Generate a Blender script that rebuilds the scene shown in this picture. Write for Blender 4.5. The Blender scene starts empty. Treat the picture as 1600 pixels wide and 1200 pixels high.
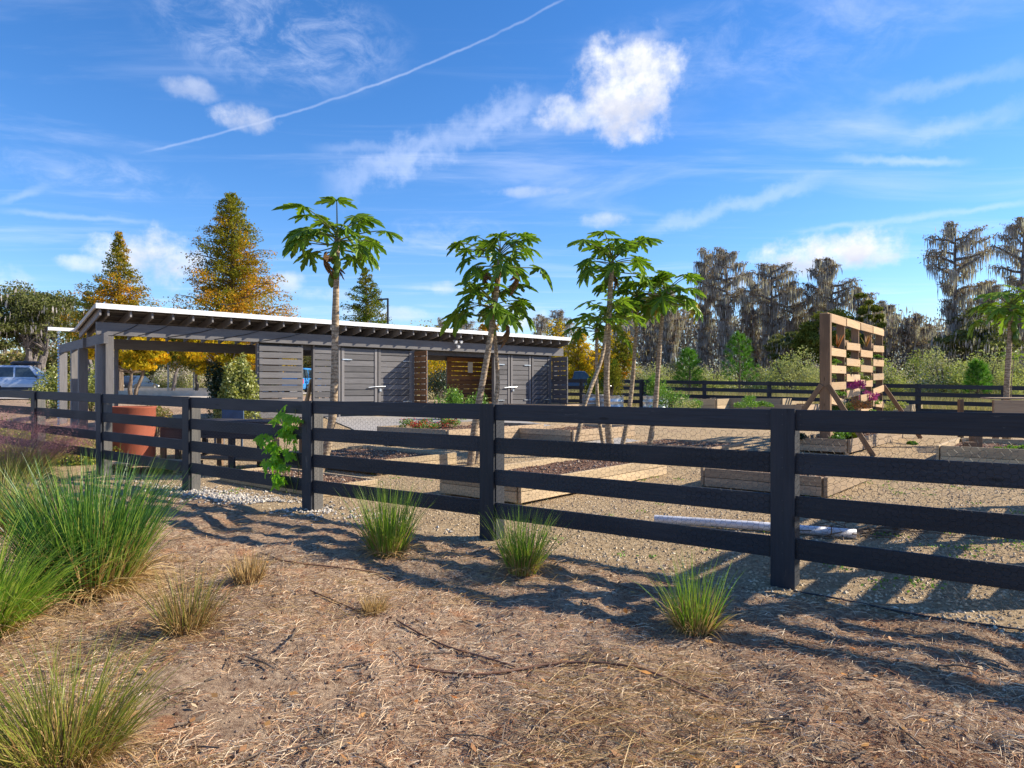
import bpy, bmesh, math, random
import numpy as np
from mathutils import Vector, Matrix
random.seed(7); rng = np.random.default_rng(7)
scene = bpy.context.scene
COL = scene.collection
EYE = 1.35; F = 1080.0; HZ = 609.0

# ------------------------------------------------------------ camera
cam_d = bpy.data.cameras.new('camera'); cam = bpy.data.objects.new('camera', cam_d); COL.objects.link(cam)
cam.location = (0, 0, EYE); cam.rotation_euler = (math.pi/2, 0, 0)
cam_d.sensor_width = 36; cam_d.lens = 24.3; cam_d.shift_y = 9/1600; cam_d.clip_end = 3000; cam_d.clip_start = .05
scene.camera = cam
scene.render.resolution_x = 1024; scene.render.resolution_y = 768
scene.view_settings.view_transform = 'Standard'; scene.view_settings.look = 'None'
scene.view_settings.gamma = 1; scene.view_settings.use_curve_mapping = False
scene.view_settings.exposure = 0.86

# ------------------------------------------------------------ sun + sky
SUN_EL = math.radians(32.5); SX, SY = .985, .17
SUN_AZ = math.atan2(SX, SY)                 # from +Y towards +X
sd = bpy.data.lights.new('sun', 'SUN'); so = bpy.data.objects.new('sun', sd); COL.objects.link(so)
sd.energy = 5.0; sd.angle = math.radians(.5); sd.color = (1, .885, .70)
dirv = Vector((SX*math.cos(SUN_EL), SY*math.cos(SUN_EL), math.sin(SUN_EL)))
so.rotation_euler = dirv.to_track_quat('Z', 'Y').to_euler(); so.location = (20, 5, 20)

w = bpy.data.worlds.new('World'); scene.world = w; w.use_nodes = True
NT = w.node_tree; NT.nodes.clear()
class NB:
    """small node-building helper"""
    def __init__(s, nt): s.nt = nt
    def new(s, t, **k):
        n = s.nt.nodes.new(t)
        for a, b in k.items(): setattr(n, a, b)
        return n
    def put(s, sock, v):
        if hasattr(v, 'is_linked') or isinstance(v, bpy.types.NodeSocket): s.nt.links.new(v, sock)
        elif isinstance(v, (tuple, list)) and len(v) == 3 and sock.type == 'RGBA': sock.default_value = (*v, 1)
        else: sock.default_value = v
    def m(s, op, a, b=None, c=None, clamp=False):
        n = s.new('ShaderNodeMath', operation=op, use_clamp=clamp)
        s.put(n.inputs[0], a)
        if b is not None: s.put(n.inputs[1], b)
        if c is not None: s.put(n.inputs[2], c)
        return n.outputs[0]
    def mr(s, v, a, b, c=0., d=1., smooth=True):
        n = s.new('ShaderNodeMapRange', interpolation_type='SMOOTHSTEP' if smooth else 'LINEAR')
        s.put(n.inputs['Value'], v)
        for k, x in (('From Min', a), ('From Max', b), ('To Min', c), ('To Max', d)): n.inputs[k].default_value = x
        return n.outputs[0]
    def noise(s, vec, scale, detail=4, rough=.55, dist=0., dim='3D', col=False):
        n = s.new('ShaderNodeTexNoise', noise_dimensions=dim)
        if vec is not None: s.put(n.inputs['Vector'], vec)
        n.inputs['Scale'].default_value = scale; n.inputs['Detail'].default_value = detail
        n.inputs['Roughness'].default_value = rough; n.inputs['Distortion'].default_value = dist
        return n.outputs['Color'] if col else n.outputs['Fac']
    def mix(s, f, a, b, mode='MIX'):
        n = s.new('ShaderNodeMix', data_type='RGBA', blend_type=mode)
        s.put(n.inputs[0], f); s.put(n.inputs[6], a); s.put(n.inputs[7], b)
        return n.outputs[2]
    def ramp(s, f, stops, interp='LINEAR'):
        n = s.new('ShaderNodeValToRGB'); cr = n.color_ramp; cr.interpolation = interp
        while len(cr.elements) < len(stops): cr.elements.new(.5)
        for e, (p, c) in zip(cr.elements, stops): e.position = p; e.color = (*c, 1)
        s.put(n.inputs[0], f); return n.outputs[0]
    def mapv(s, vec, scale=(1, 1, 1), loc=(0, 0, 0), rot=(0, 0, 0)):
        n = s.new('ShaderNodeMapping'); s.put(n.inputs[0], vec)
        n.inputs['Scale'].default_value = scale; n.inputs['Location'].default_value = loc; n.inputs['Rotation'].default_value = rot
        return n.outputs[0]
    def comb(s, x, y, z=0.):
        n = s.new('ShaderNodeCombineXYZ'); s.put(n.inputs[0], x); s.put(n.inputs[1], y); s.put(n.inputs[2], z); return n.outputs[0]

def azel(px, py):
    a = math.atan((px-800)/F); return a, math.atan((HZ-py)/F*math.cos(a))
B = NB(NT)
sky = B.new('ShaderNodeTexSky', sky_type='NISHITA', sun_disc=False)
sky.sun_elevation = SUN_EL; sky.sun_rotation = SUN_AZ; sky.altitude = 0; sky.air_density = 1.0; sky.dust_density = .15; sky.ozone_density = 3.2
hsv = B.new('ShaderNodeHueSaturation'); hsv.inputs['Saturation'].default_value = 1.22; hsv.inputs['Value'].default_value = .70
NT.links.new(B.mix(1., sky.outputs[0], (1.0, 1.02, 1.16), 'MULTIPLY'), hsv.inputs['Color'])
tc = B.new('ShaderNodeTexCoord').outputs['Generated']
sep = B.new('ShaderNodeSeparateXYZ'); NT.links.new(tc, sep.inputs[0])
AZ = B.m('ARCTAN2', sep.outputs[0], sep.outputs[1]); EL = B.m('ARCSINE', sep.outputs[2])
ae = B.comb(AZ, EL)
n1 = B.noise(ae, 9, 7, .62); n2 = B.noise(ae, 28, 5, .6)
def cumulus(px, py, rx, ry, dens=1., k=1.5):
    a, e = azel(px, py); rx /= F; ry /= F
    dx = B.m('DIVIDE', B.m('SUBTRACT', AZ, a), rx); dy = B.m('DIVIDE', B.m('SUBTRACT', EL, e), ry)
    r = B.m('ADD', B.m('MULTIPLY', dx, dx), B.m('MULTIPLY', dy, dy))
    v = B.m('ADD', B.m('SUBTRACT', 1., r), B.m('MULTIPLY', B.m('SUBTRACT', cn, .5), 4.6*k/1.5))
    return B.mr(v, 0.05, 1.3, 0, dens), dy
cn = B.m('ADD', B.m('MULTIPLY', n1, .6), B.m('MULTIPLY', n2, .4))
tot = None; shade = None
for a in [(985, 138, 122, 78, 1., 1.5), (885, 178, 60, 36, .75), (385, 186, 52, 24, .6), (305, 140, 42, 18, .35), (250, 402, 88, 46), (140, 415, 50, 14, .6),
          (1302, 396, 122, 36), (1370, 402, 44, 16, .8), (1152, 438, 30, 18, .8), (945, 345, 46, 14, .45), (445, 442, 34, 18, .55), (505, 462, 50, 14, .4),
          (690, 448, 26, 18, .45), (800, 500, 60, 26, .7), (10, 440, 40, 28, .5), (600, 490, 90, 14, .45), (1000, 60, 60, 12, .25), (830, 300, 80, 10, .3)]:
    mk, dy = cumulus(*a)
    tot = mk if tot is None else B.m('MAXIMUM', tot, mk)
    s_ = B.m('MULTIPLY', mk, B.mr(dy, .5, -.9))
    shade = s_ if shade is None else B.m('MAXIMUM', shade, s_)
def trail(x0, y0, x1, y1, wd, dens, rough=.5):
    a0, e0 = azel(x0, y0); a1, e1 = azel(x1, y1); L = math.hypot(a1-a0, e1-e0); ux, uy = (a1-a0)/L, (e1-e0)/L
    X = B.m('SUBTRACT', AZ, a0); Y = B.m('SUBTRACT', EL, e0)
    al = B.m('ADD', B.m('MULTIPLY', X, ux), B.m('MULTIPLY', Y, uy))
    pe = B.m('ADD', B.m('MULTIPLY', X, -uy), B.m('MULTIPLY', Y, ux))
    pe = B.m('ADD', pe, B.m('MULTIPLY', B.m('SUBTRACT', n2, .5), wd/F*2.4)); pe = B.m('ABSOLUTE', pe)
    v = B.mr(pe, wd/F, 0, 0, 1)
    v = B.m('MULTIPLY', v, B.mr(al, -.01, .05)); v = B.m('MULTIPLY', v, B.mr(al, L+.01, L-.05))
    return B.m('MULTIPLY', v, B.m('MULTIPLY', B.mr(n1, .25, .65, rough, 1), dens))
cir = None
for a in [(215, 240, 900, -12, 2.7, .26, .35), (-20, 322, 85, 288, 7, .35), (1000, 362, 1300, 276, 17, .3, .6), (1290, 247, 1530, 254, 8, .35),
          (1240, 362, 1640, 310, 7, .28, .7), (1400, 225, 1640, 155, 18, .25), (500, 296, 860, 145, 34, .34, .4), (1350, 158, 1640, 95, 15, .22),
          (-20, 326, 260, 350, 6, .22), (650, 232, 480, 230, 12, .2), (620, 449, 760, 454, 5, .3)]:
    t_ = trail(*a); cir = t_ if cir is None else B.m('MAXIMUM', cir, t_)
# thin cirrus veil: one high layer seen in perspective
zz = B.m('MAXIMUM', sep.outputs[2], .06)
pl = B.comb(B.m('DIVIDE', sep.outputs[0], zz), B.m('DIVIDE', sep.outputs[1], zz))
veil = B.noise(B.mapv(pl, (.55, 1.0, 1), rot=(0, 0, .5)), 1.15, 8, .6, .7)
veil2 = B.noise(B.mapv(pl, (.3, 2.4, 1), rot=(0, 0, .75)), 1.3, 7, .62, .4)
vv = B.m('ADD', B.mr(veil, .47, .82, 0, .34), B.mr(veil2, .52, .84, 0, .2))
vv = B.m('MULTIPLY', vv, B.mr(EL, .02, .12, .6, 1))
for px, py, rx, ry, d in [(440, 55, 190, 75, .42), (700, 365, 110, 30, .3), (150, 275, 150, 30, .25), (1200, 60, 300, 70, .16)]:
    a, e = azel(px, py)
    dx = B.m('DIVIDE', B.m('SUBTRACT', AZ, a), rx/F); dy = B.m('DIVIDE', B.m('SUBTRACT', EL, e), ry/F)
    r = B.m('ADD', B.m('MULTIPLY', dx, dx), B.m('MULTIPLY', dy, dy))
    stk = B.noise(B.mapv(ae, (9, 16, 1), rot=(0, 0, .6)), 1.6, 8, .68, .5)
    vv = B.m('ADD', vv, B.m('MULTIPLY', B.mr(r, 1.3, 0), B.mr(stk, .38, .78, 0, d)))
thin = B.m('ADD', vv, cir, clamp=True)
csk = B.mix(thin, hsv.outputs[0], (3.9, 4.25, 5.2))
cc = B.mix(B.m('ADD', B.m('MULTIPLY', shade, B.mr(n1, .3, .7, .95, .45)), B.mr(B.noise(B.mapv(ae, (1, 1.3, 1), loc=(.02, .05, 0)), 16, 6, .6), .4, .62, .35, 0), clamp=True), (4.7, 4.7, 4.85), (2.3, 2.5, 3.2))
csk = B.mix(B.m('MULTIPLY', tot, B.mr(EL, .015, .06)), csk, cc)
bg = B.new('ShaderNodeBackground'); bg.inputs['Strength'].default_value = .142
NT.links.new(csk, bg.inputs[0]); wo = B.new('ShaderNodeOutputWorld'); NT.links.new(bg.outputs[0], wo.inputs[0])

# ------------------------------------------------------------ terrain
FD = np.array([-.8073, .5901])              # along the front fence, away to the left
def sstep(x, a, b):
    t = np.clip((x-a)/(b-a), 0, 1); return t*t*(3-2*t)
def fdist(X, Y): return (Y-6.11+.731*X)/1.239
def vnoise(X, Y, s, seed=0):
    X = np.asarray(X, float)*s+100.3+seed*17.1; Y = np.asarray(Y, float)*s+57.7+seed*9.3
    xi = np.floor(X); yi = np.floor(Y); fx = X-xi; fy = Y-yi; fx = fx*fx*(3-2*fx); fy = fy*fy*(3-2*fy)
    def h(a, b):
        v = np.sin(a*127.1+b*311.7+seed*74.7)*43758.5453; return v-np.floor(v)
    return (h(xi, yi)*(1-fx)+h(xi+1, yi)*fx)*(1-fy)+(h(xi, yi+1)*(1-fx)+h(xi+1, yi+1)*fx)*fy-.5
def G(X, Y, fine=False):
    X = np.asarray(X, float); Y = np.asarray(Y, float)
    t = -.262-.0125*X+.031*Y
    t = 1.3*np.tanh(np.clip(t, 0, 9)/1.3)*sstep(fdist(X, Y), 1, 7)
    D = fdist(X, Y); near = sstep(-D, -.1, .6)
    t = t+near*(.08*vnoise(X, Y, .9, 1)+.06*vnoise(X, Y, 2.6, 2))
    t = t+near*(.034*vnoise(X, Y, 7, 3)+.02*vnoise(X, Y, 17, 4))+(1-near)*.01*vnoise(X, Y, 6, 5)*(np.abs(Y) < 40)
    return t
def g(x, y): return float(G(x, y))
def ground_at(px, py, y0=None):
    """world point where the view ray through a photo pixel meets the ground"""
    Y = 1458/(py-HZ)
    for _ in range(25): Y = .5*Y+.5*(EYE-g((px-800)/F*Y, Y))*F/(py-HZ)
    return Vector(((px-800)/F*Y, Y, 0))
def at(px, Y): return Vector(((px-800)/F*Y, Y, g((px-800)/F*Y, Y)))
def zat(py, Y): return EYE+(HZ-py)/F*Y

# ------------------------------------------------------------ mesh helpers
def mesh_np(name, V, Fc, mats=(), midx=None, rnd=None, smooth=False):
    V = np.asarray(V, np.float32); me = bpy.data.meshes.new(name)
    groups = Fc if isinstance(Fc, list) else [Fc]
    groups = [np.asarray(q, np.int32) for q in groups if len(q)]
    loops = np.concatenate([q.ravel() for q in groups]); counts = np.concatenate([np.full(len(q), q.shape[1], np.int32) for q in groups])
    starts = np.concatenate([[0], np.cumsum(counts)[:-1]]).astype(np.int32)
    me.vertices.add(len(V)); me.vertices.foreach_set('co', V.ravel())
    me.loops.add(len(loops)); me.loops.foreach_set('vertex_index', loops)
    me.polygons.add(len(counts)); me.polygons.foreach_set('loop_start', starts); me.polygons.foreach_set('loop_total', counts)
    for m_ in mats: me.materials.append(m_)
    if midx is not None: me.polygons.foreach_set('material_index', np.asarray(midx, np.int32))
    me.polygons.foreach_set('use_smooth', np.full(len(counts), bool(smooth)))
    me.update(calc_edges=True); me.validate()
    if rnd is not None and len(rnd) == len(me.polygons):
        at_ = me.attributes.new('rnd', 'FLOAT', 'FACE'); at_.data.foreach_set('value', np.asarray(rnd, np.float32))
    return me
class MB:
    """gathers shapes that together make one part"""
    def __init__(s): s.V = []; s.Q = []; s.T = []; s.n = 0; s.qr = []; s.tr = []; s.qm = []; s.tm = []
    def add(s, V, Q=None, T=None, rnd=None, m=0):
        V = np.asarray(V, float).reshape(-1, 3)
        for lst, A, R, M_ in ((s.Q, Q, s.qr, s.qm), (s.T, T, s.tr, s.tm)):
            if A is not None and len(A):
                A = np.asarray(A, int); lst.append(A+s.n)
                R.append(np.broadcast_to(np.asarray(rnd if rnd is not None else rng.random(), float), (len(A),)).copy()); M_.append(np.full(len(A), m))
        s.V.append(V); s.n += len(V); return s
    def build(s, name, mats, smooth=False):
        V = np.concatenate(s.V); gs = []; r = []; mi = []
        if s.Q: gs.append(np.concatenate(s.Q)); r += s.qr; mi += s.qm
        if s.T: gs.append(np.concatenate(s.T)); r += s.tr; mi += s.tm
        return mesh_np(name, V, gs, mats, np.concatenate(mi), np.concatenate(r), smooth)
    def box(s, c, d, R=None, m=0):
        x, y, z = [k/2 for k in d]
        V = np.array([[a*x, b*y, e*z] for a in (-1, 1) for b in (-1, 1) for e in (-1, 1)])
        if R is not None: V = V@np.array(R).T
        return s.add(V+np.asarray(c), [[0, 1, 3, 2], [4, 6, 7, 5], [0, 4, 5, 1], [2, 3, 7, 6], [0, 2, 6, 4], [1, 5, 7, 3]], m=m)
    def tube(s, P, r, k=6, m=0, cap=True):
        P = np.asarray(P, float); n = len(P); r = np.broadcast_to(np.asarray(r, float), (n,))
        T = np.gradient(P, axis=0); T /= np.linalg.norm(T, axis=1)[:, None]+1e-9
        up = np.where(np.abs(T[:, 2:3]) < .9, [[0, 0, 1.]], [[1., 0, 0]])
        A = np.cross(T, up); A /= np.linalg.norm(A, axis=1)[:, None]+1e-9
        for i in range(1, n):
            if A[i]@A[i-1] < 0: A[i] = -A[i]
        Bv = np.cross(T, A); th = np.arange(k)*2*math.pi/k
        V = P[:, None]+r[:, None, None]*(np.cos(th)[None, :, None]*A[:, None]+np.sin(th)[None, :, None]*Bv[:, None])
        Q = [[i*k+j, i*k+(j+1) % k, (i+1)*k+(j+1) % k, (i+1)*k+j] for i in range(n-1) for j in range(k)]
        s.add(V.reshape(-1, 3), Q, m=m)
        if cap and k > 3:
            c = s.n; s.add(P[-1:], None, None)
            s.T.append(np.array([[c-k+j, c-k+(j+1) % k, c] for j in range(k)])); s.tr.append(np.zeros(k)); s.tm.append(np.full(k, m))
        return s
def link(o, parent=None):
    COL.objects.link(o)
    if parent is not None: o.parent = parent
    return o
def tag(o, label=None, cat=None, group=None, kind=None):
    if label: o['label'] = label
    if cat: o['category'] = cat
    if group: o['group'] = group
    if kind: o['kind'] = kind
    return o
def thing(name, loc, label, cat, group=None, rz=0):
    o = bpy.data.objects.new(name, None); o.empty_display_size = .1; o.location = loc; o.rotation_euler = (0, 0, rz); link(o)
    o['_'] = 0; del o['_']
    return tag(o, label, cat, group)
def mw(o):
    M = Matrix.LocRotScale(o.location, o.rotation_euler.to_quaternion(), o.scale)
    return mw(o.parent)@M if o.parent else M
def place(name, me, M, parent=None):
    """object from mesh at WORLD matrix M"""
    o = bpy.data.objects.new(name, me); link(o, parent)
    L = mw(parent).inverted()@M if parent else M
    l, q, sc = L.decompose(); o.location = l; o.rotation_euler = q.to_euler(); o.scale = sc
    return o
_bc = {}
def board_mesh(l, t, h, mat, ch=.004):
    """chamfered board, length on x, thickness y, height z, centred"""
    key = (round(l, 3), round(t, 3), round(h, 3), mat.name, ch)
    if key in _bc: return _bc[key]
    x, y, z = l/2, t/2, h/2; c = min(ch, t*.3); V = []; 
    for sx in (-1, 1):
        for (a, b) in ((-y+c, -z), (y-c, -z), (y, -z+c), (y, z-c), (y-c, z), (-y+c, z), (-y, z-c), (-y, -z+c)): V.append((sx*x, a, b))
    Q = [[j, (j+1) % 8, 8+(j+1) % 8, 8+j] for j in range(8)]
    Q += [[7, 2, 1, 0], [6, 3, 2, 7], [5, 4, 3, 6], [8, 9, 10, 15], [15, 10, 11, 14], [14, 11, 12, 13]]
    me = mesh_np('board', V, [np.array(Q)], [mat]); _bc[key] = me; return me
def frame(p0, p1, up=(0, 0, 1)):
    p0 = Vector(p0); p1 = Vector(p1); x = (p1-p0); L = x.length; x.normalize(); y = Vector(up).cross(x)
    if y.length < 1e-4: y = Vector((0, 1, 0))
    y.normalize(); z = x.cross(y)
    return Matrix(((x.x, y.x, z.x, 0), (x.y, y.y, z.y, 0), (x.z, y.z, z.z, 0), (0, 0, 0, 1))), L
def board(name, p0, p1, t, h, mat, parent=None, up=(0, 0, 1), ch=.004):
    R, L = frame(p0, p1, up); M = Matrix.Translation((Vector(p0)+Vector(p1))/2)@R
    return place(name, board_mesh(L, t, h, mat, ch), M, parent)

# ------------------------------------------------------------ materials
def mat(name, build):
    m_ = bpy.data.materials.new(name); m_.use_nodes = True; nt = m_.node_tree; nt.nodes.clear()
    b = NB(nt); out = b.new('ShaderNodeOutputMaterial'); sh = build(b); nt.links.new(sh, out.inputs[0]); return m_
def princ(b, col, rough=.8, bump=None, bs=.3, dist=.01, spec=.3, metal=0.):
    p = b.new('ShaderNodeBsdfPrincipled'); b.put(p.inputs['Base Color'], col); b.put(p.inputs['Roughness'], rough)
    p.inputs['Specular IOR Level'].default_value = spec; p.inputs['Metallic'].default_value = metal
    if bump is not None:
        bn = b.new('ShaderNodeBump'); bn.inputs['Strength'].default_value = bs; bn.inputs['Distance'].default_value = dist
        b.put(bn.inputs['Height'], bump); b.nt.links.new(bn.outputs[0], p.inputs['Normal'])
    return p.outputs[0]
def ocoord(b, rand=True):
    t = b.new('ShaderNodeTexCoord').outputs['Object']
    if not rand: return t
    oi = b.new('ShaderNodeObjectInfo'); a = b.new('ShaderNodeVectorMath', operation='ADD')
    b.put(a.inputs[0], t); b.put(a.inputs[1], b.comb(b.m('MULTIPLY', oi.outputs['Random'], 31.7), b.m('MULTIPLY', oi.outputs['Random'], 13.1), oi.outputs['Random']))
    return a.outputs[0]
def orand(b): return b.new('ShaderNodeObjectInfo').outputs['Random']
def woodmat(name, c1, c2, c3, rough=.85, knots=True, paint=False):
    def f(b):
        c = ocoord(b)
        gr = b.noise(b.mapv(c, (2.2, 60, 60)), 1, 5, .6, .3)
        st = b.noise(b.mapv(c, (.9, 4, 4)), 1, 4, .6)
        fine = b.noise(b.mapv(c, (10, 160, 160)), 1, 3, .6)
        col = b.mix(b.mr(gr, .3, .7), c1, c2); col = b.mix(b.mr(st, .45, .75, 0, .7), col, c3)
        hs = b.new('ShaderNodeHueSaturation'); b.put(hs.inputs['Color'], col); b.put(hs.inputs['Value'], b.mr(orand(b), 0, 1, .78, 1.2, False)); col = hs.outputs[0]
        if knots:
            vo = b.new('ShaderNodeTexVoronoi'); b.put(vo.inputs['Vector'], b.mapv(c, (2.1, 9, 9))); vo.inputs['Scale'].default_value = 1.
            col = b.mix(b.mr(vo.outputs[0], .13, .05, 0, .8), col, tuple(k*.3 for k in c1))
        if paint:
            sc = b.noise(b.mapv(c, (7, 30, 30)), 1, 7, .72, .8); wl = b.noise(b.mapv(c, (1.3, 5, 5)), 1, 3)
            col = b.mix(b.m('MULTIPLY', b.mr(sc, .6, .72, 0, .75), b.mr(wl, .42, .6)), col, (.11, .105, .1))
        else:
            col = b.mix(b.mr(b.noise(b.mapv(c, (3, 7, 7)), 1, 6, .7), .56, .74, 0, .45), col, tuple(k*.45 for k in c1))
        h = b.m('ADD', gr, b.m('MULTIPLY', fine, .5))
        return princ(b, col, rough, h, .6, .005, .25 if not paint else .35)
    return mat(name, f)
M_BLACK = woodmat('black_painted_wood', (.015, .018, .025), (.024, .028, .038), (.036, .038, .045), .62, True, True)
M_POSTGREY = woodmat('grey_post_wood', (.13, .125, .12), (.2, .19, .175), (.08, .08, .08))  # plain grey wood for the farther fence posts, nearer ones are black
M_GREY = woodmat('grey_stained_wood', (.115, .112, .118), (.155, .15, .155), (.095, .093, .1), .7, False)
M_GREYL = woodmat('grey_stained_frame', (.16, .152, .155), (.21, .2, .2), (.13, .125, .13), .7, False)
M_BROWN = woodmat('brown_unpainted_wood', (.2, .095, .045), (.28, .15, .075), (.13, .06, .03))
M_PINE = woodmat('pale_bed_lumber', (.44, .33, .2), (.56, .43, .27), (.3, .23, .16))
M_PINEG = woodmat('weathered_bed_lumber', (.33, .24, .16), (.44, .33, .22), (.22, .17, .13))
M_PALLET = woodmat('orange_pallet_wood', (.46, .3, .16), (.54, .38, .23), (.36, .29, .21))
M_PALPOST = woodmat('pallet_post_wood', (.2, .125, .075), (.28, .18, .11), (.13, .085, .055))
def plain(name, c, rough=.6, metal=0., spec=.4, var=.15, sc=8):
    def f(b):
        n = b.noise(ocoord(b), sc, 5, .6)
        col = b.mix(b.mr(n, .3, .7), tuple(k*(1-var) for k in c), tuple(min(1, k*(1+var)) for k in c))
        return princ(b, col, rough, n, .15, .003, spec, metal)
    return mat(name, f)
M_WHITE = plain('white_metal_roof', (.82, .83, .84), .35, 0, .5, .05)
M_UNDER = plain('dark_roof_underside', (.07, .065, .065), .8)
M_GALV = plain('galvanised_steel', (.5, .54, .58), .35, .6, .5, .25)
M_PVC = plain('grey_white_pvc', (.62, .62, .66), .4, 0, .5, .12)
M_PAPER = plain('white_paper', (.8, .8, .8), .7, 0, .2, .05)
M_RUST = mat('rusty_orange_steel', lambda b: princ(b, b.ramp(b.noise(ocoord(b), 3, 8, .65), [(.3, (.24, .06, .03)), (.55, (.31, .085, .045)), (.8, (.2, .045, .025))]), .8, b.noise(ocoord(b), 40), .2, .003))
M_WIRE = plain('galvanised_wire', (.07, .065, .06), .45, .3, .5, .1)
M_DARKM = plain('dark_metal', (.05, .055, .065), .5, .3)
M_HOSE = plain('brown_drip_tube', (.17, .085, .05), .6, 0, .4, .3)
M_HOSEB = plain('black_drip_tube', (.03, .03, .035), .5)
M_GLASS = plain('tinted_car_glass', (.03, .045, .06), .08, 0, .8, .2)
M_TYRE = plain('black_rubber', (.02, .02, .02), .85)
M_RIM = plain('alloy_rim', (.45, .46, .48), .3, .7)
M_SILVER = plain('silver_blue_car_paint', (.40, .47, .6), .25, .3, .6, .05)
M_NAVY = plain('dark_blue_car_paint', (.03, .05, .09), .2, .2, .6, .05)
M_BLUEP = plain('bright_blue_car_paint', (.05, .25, .6), .25, .1, .6, .05)
M_CARW = plain('white_car_paint', (.7, .72, .74), .3, 0, .6, .05)
M_PLAST = plain('dark_grey_plastic', (.045, .045, .05), .6)
M_BLUECH = plain('blue_plastic', (.06, .1, .17), .5)
M_RED = plain('red_lamp_plastic', (.55, .02, .03), .25, 0, .6, .1)
M_CONC = plain('pale_concrete', (.48, .45, .4), .85, 0, .2, .12, 3)
M_SOIL = mat('bark_soil', lambda b: princ(b, b.ramp(b.noise(ocoord(b, False), 22, 8, .75), [(.3, (.055, .03, .02)), (.5, (.15, .085, .06)), (.62, (.24, .14, .1)), (.75, (.38, .28, .2))]), .95, b.noise(ocoord(b, False), 35, 8, .7), .9, .03, .1))

def trunkmat(name, c1, c2, sx=3., sz=.8, ring=False):
    def f(b):
        c = ocoord(b); n = b.noise(b.mapv(c, (sx*3, sx*3, sz*3)), 1.5, 6, .65, .4)
        if ring:
            sp = b.new('ShaderNodeSeparateXYZ'); b.put(sp.inputs[0], c)
            wv = b.m('SINE', b.m('ADD', b.m('MULTIPLY', sp.outputs[2], 110.), b.m('MULTIPLY', b.noise(c, 9), 16)))
            scar = b.noise(b.mapv(c, (14, 14, 24)), 1, 4, .7)
            col = b.mix(b.mr(b.m('ADD', b.m('MULTIPLY', wv, .07), scar), .38, .66), c1, c2)
            return princ(b, col, .85, b.m('ADD', b.m('MULTIPLY', wv, .2), n), .5, .01, .15)
        return princ(b, b.mix(b.mr(n, .35, .65), c1, c2), .9, n, .7, .03, .15)
    return mat(name, f)
M_PAPTRUNK = trunkmat('papaya_bark', (.2, .145, .095), (.46, .36, .25), ring=True)
M_BARK = trunkmat('brown_bark', (.1, .075, .055), (.22, .17, .13))
M_BARKG = trunkmat('grey_bark', (.09, .08, .08), (.25, .22, .21))
M_STEM = trunkmat('green_stem', (.1, .13, .04), (.18, .2, .07))

def leafmat(name, stops, trans=.35, gloss=.12, rough=.45, vary=None):
    """stops: colour ramp over a per-leaf random number; vary = (scale, amount, colour) patch noise"""
    def f(b):
        a = b.new('ShaderNodeAttribute', attribute_name='rnd').outputs['Fac']
        col = b.ramp(a, stops)
        if vary:
            col = b.mix(b.mr(b.noise(ocoord(b, False), vary[0], 3), .42, .6, 0, vary[1]), col, vary[2])
        d = b.new('ShaderNodeBsdfDiffuse'); b.put(d.inputs[0], col)
        t = b.new('ShaderNodeBsdfTranslucent'); b.put(t.inputs[0], b.mix(.5, col, (.35, .45, .03), 'OVERLAY') if trans > .2 else col)
        m1 = b.new('ShaderNodeMixShader'); m1.inputs[0].default_value = trans; b.nt.links.new(d.outputs[0], m1.inputs[1]); b.nt.links.new(t.outputs[0], m1.inputs[2])
        gl = b.new('ShaderNodeBsdfGlossy'); gl.inputs['Roughness'].default_value = rough; gl.inputs[0].default_value = (.7, .75, .8, 1)
        m2 = b.new('ShaderNodeMixShader'); m2.inputs[0].default_value = gloss*.5
        b.nt.links.new(m1.outputs[0], m2.inputs[1]); b.nt.links.new(gl.outputs[0], m2.inputs[2]); return m2.outputs[0]
    return mat(name, f)
def hexramp(*cs): return [(i/max(1, len(cs)-1), c) for i, c in enumerate(cs)]
L_PAP = leafmat('papaya_leaf_green', hexramp((.075, .15, .012), (.15, .26, .02), (.28, .4, .04)), .42, .08, .4)
L_PAPB = leafmat('papaya_leaf_bright', hexramp((.13, .23, .02), (.22, .35, .03), (.33, .44, .05)), .4, .1, .4)
L_PAPY = leafmat('papaya_leaf_yellow', hexramp((.3, .3, .03), (.45, .33, .05), (.2, .22, .03)), .35)
L_DEAD = leafmat('dead_leaf_brown', hexramp((.1, .05, .025), (.2, .11, .05), (.28, .17, .08)), .1, .05)
L_VINE = leafmat('vine_leaf', hexramp((.18, .4, .02), (.3, .56, .03), (.42, .65, .06)), .6, .05)
L_CYPO = leafmat('orange_cypress_leaf', hexramp((.2, .19, .02), (.42, .29, .025), (.6, .33, .03), (.66, .27, .03), (.34, .24, .04)), .4, .0, vary=(.3, .8, (.14, .19, .025)))
L_CYPG = leafmat('green_cypress_leaf', hexramp((.07, .12, .02), (.12, .18, .025), (.22, .22, .03)), .35, .0, vary=(.5, .5, (.3, .2, .03)))
L_CYPY = leafmat('yellow_tree_leaf', hexramp((.45, .36, .02), (.7, .5, .025), (.8, .48, .03), (.34, .36, .03)), .45, .0, vary=(.5, .6, (.12, .14, .02)))
L_OAK = leafmat('oak_leaf', hexramp((.07, .085, .03), (.12, .14, .045), (.18, .19, .07), (.24, .22, .12)), .3, .0)
L_OAKY = leafmat('olive_oak_leaf', hexramp((.1, .12, .025), (.16, .175, .035), (.23, .22, .055)), .35, .0)
L_MOSS = leafmat('spanish_moss', hexramp((.27, .24, .25), (.41, .37, .38), (.56, .51, .52), (.32, .28, .29)), .4, 0)
L_TWIG = leafmat('brown_cypress_needles', hexramp((.17, .14, .13), (.27, .2, .17), (.34, .23, .16), (.2, .18, .17)), .35, 0)
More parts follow.
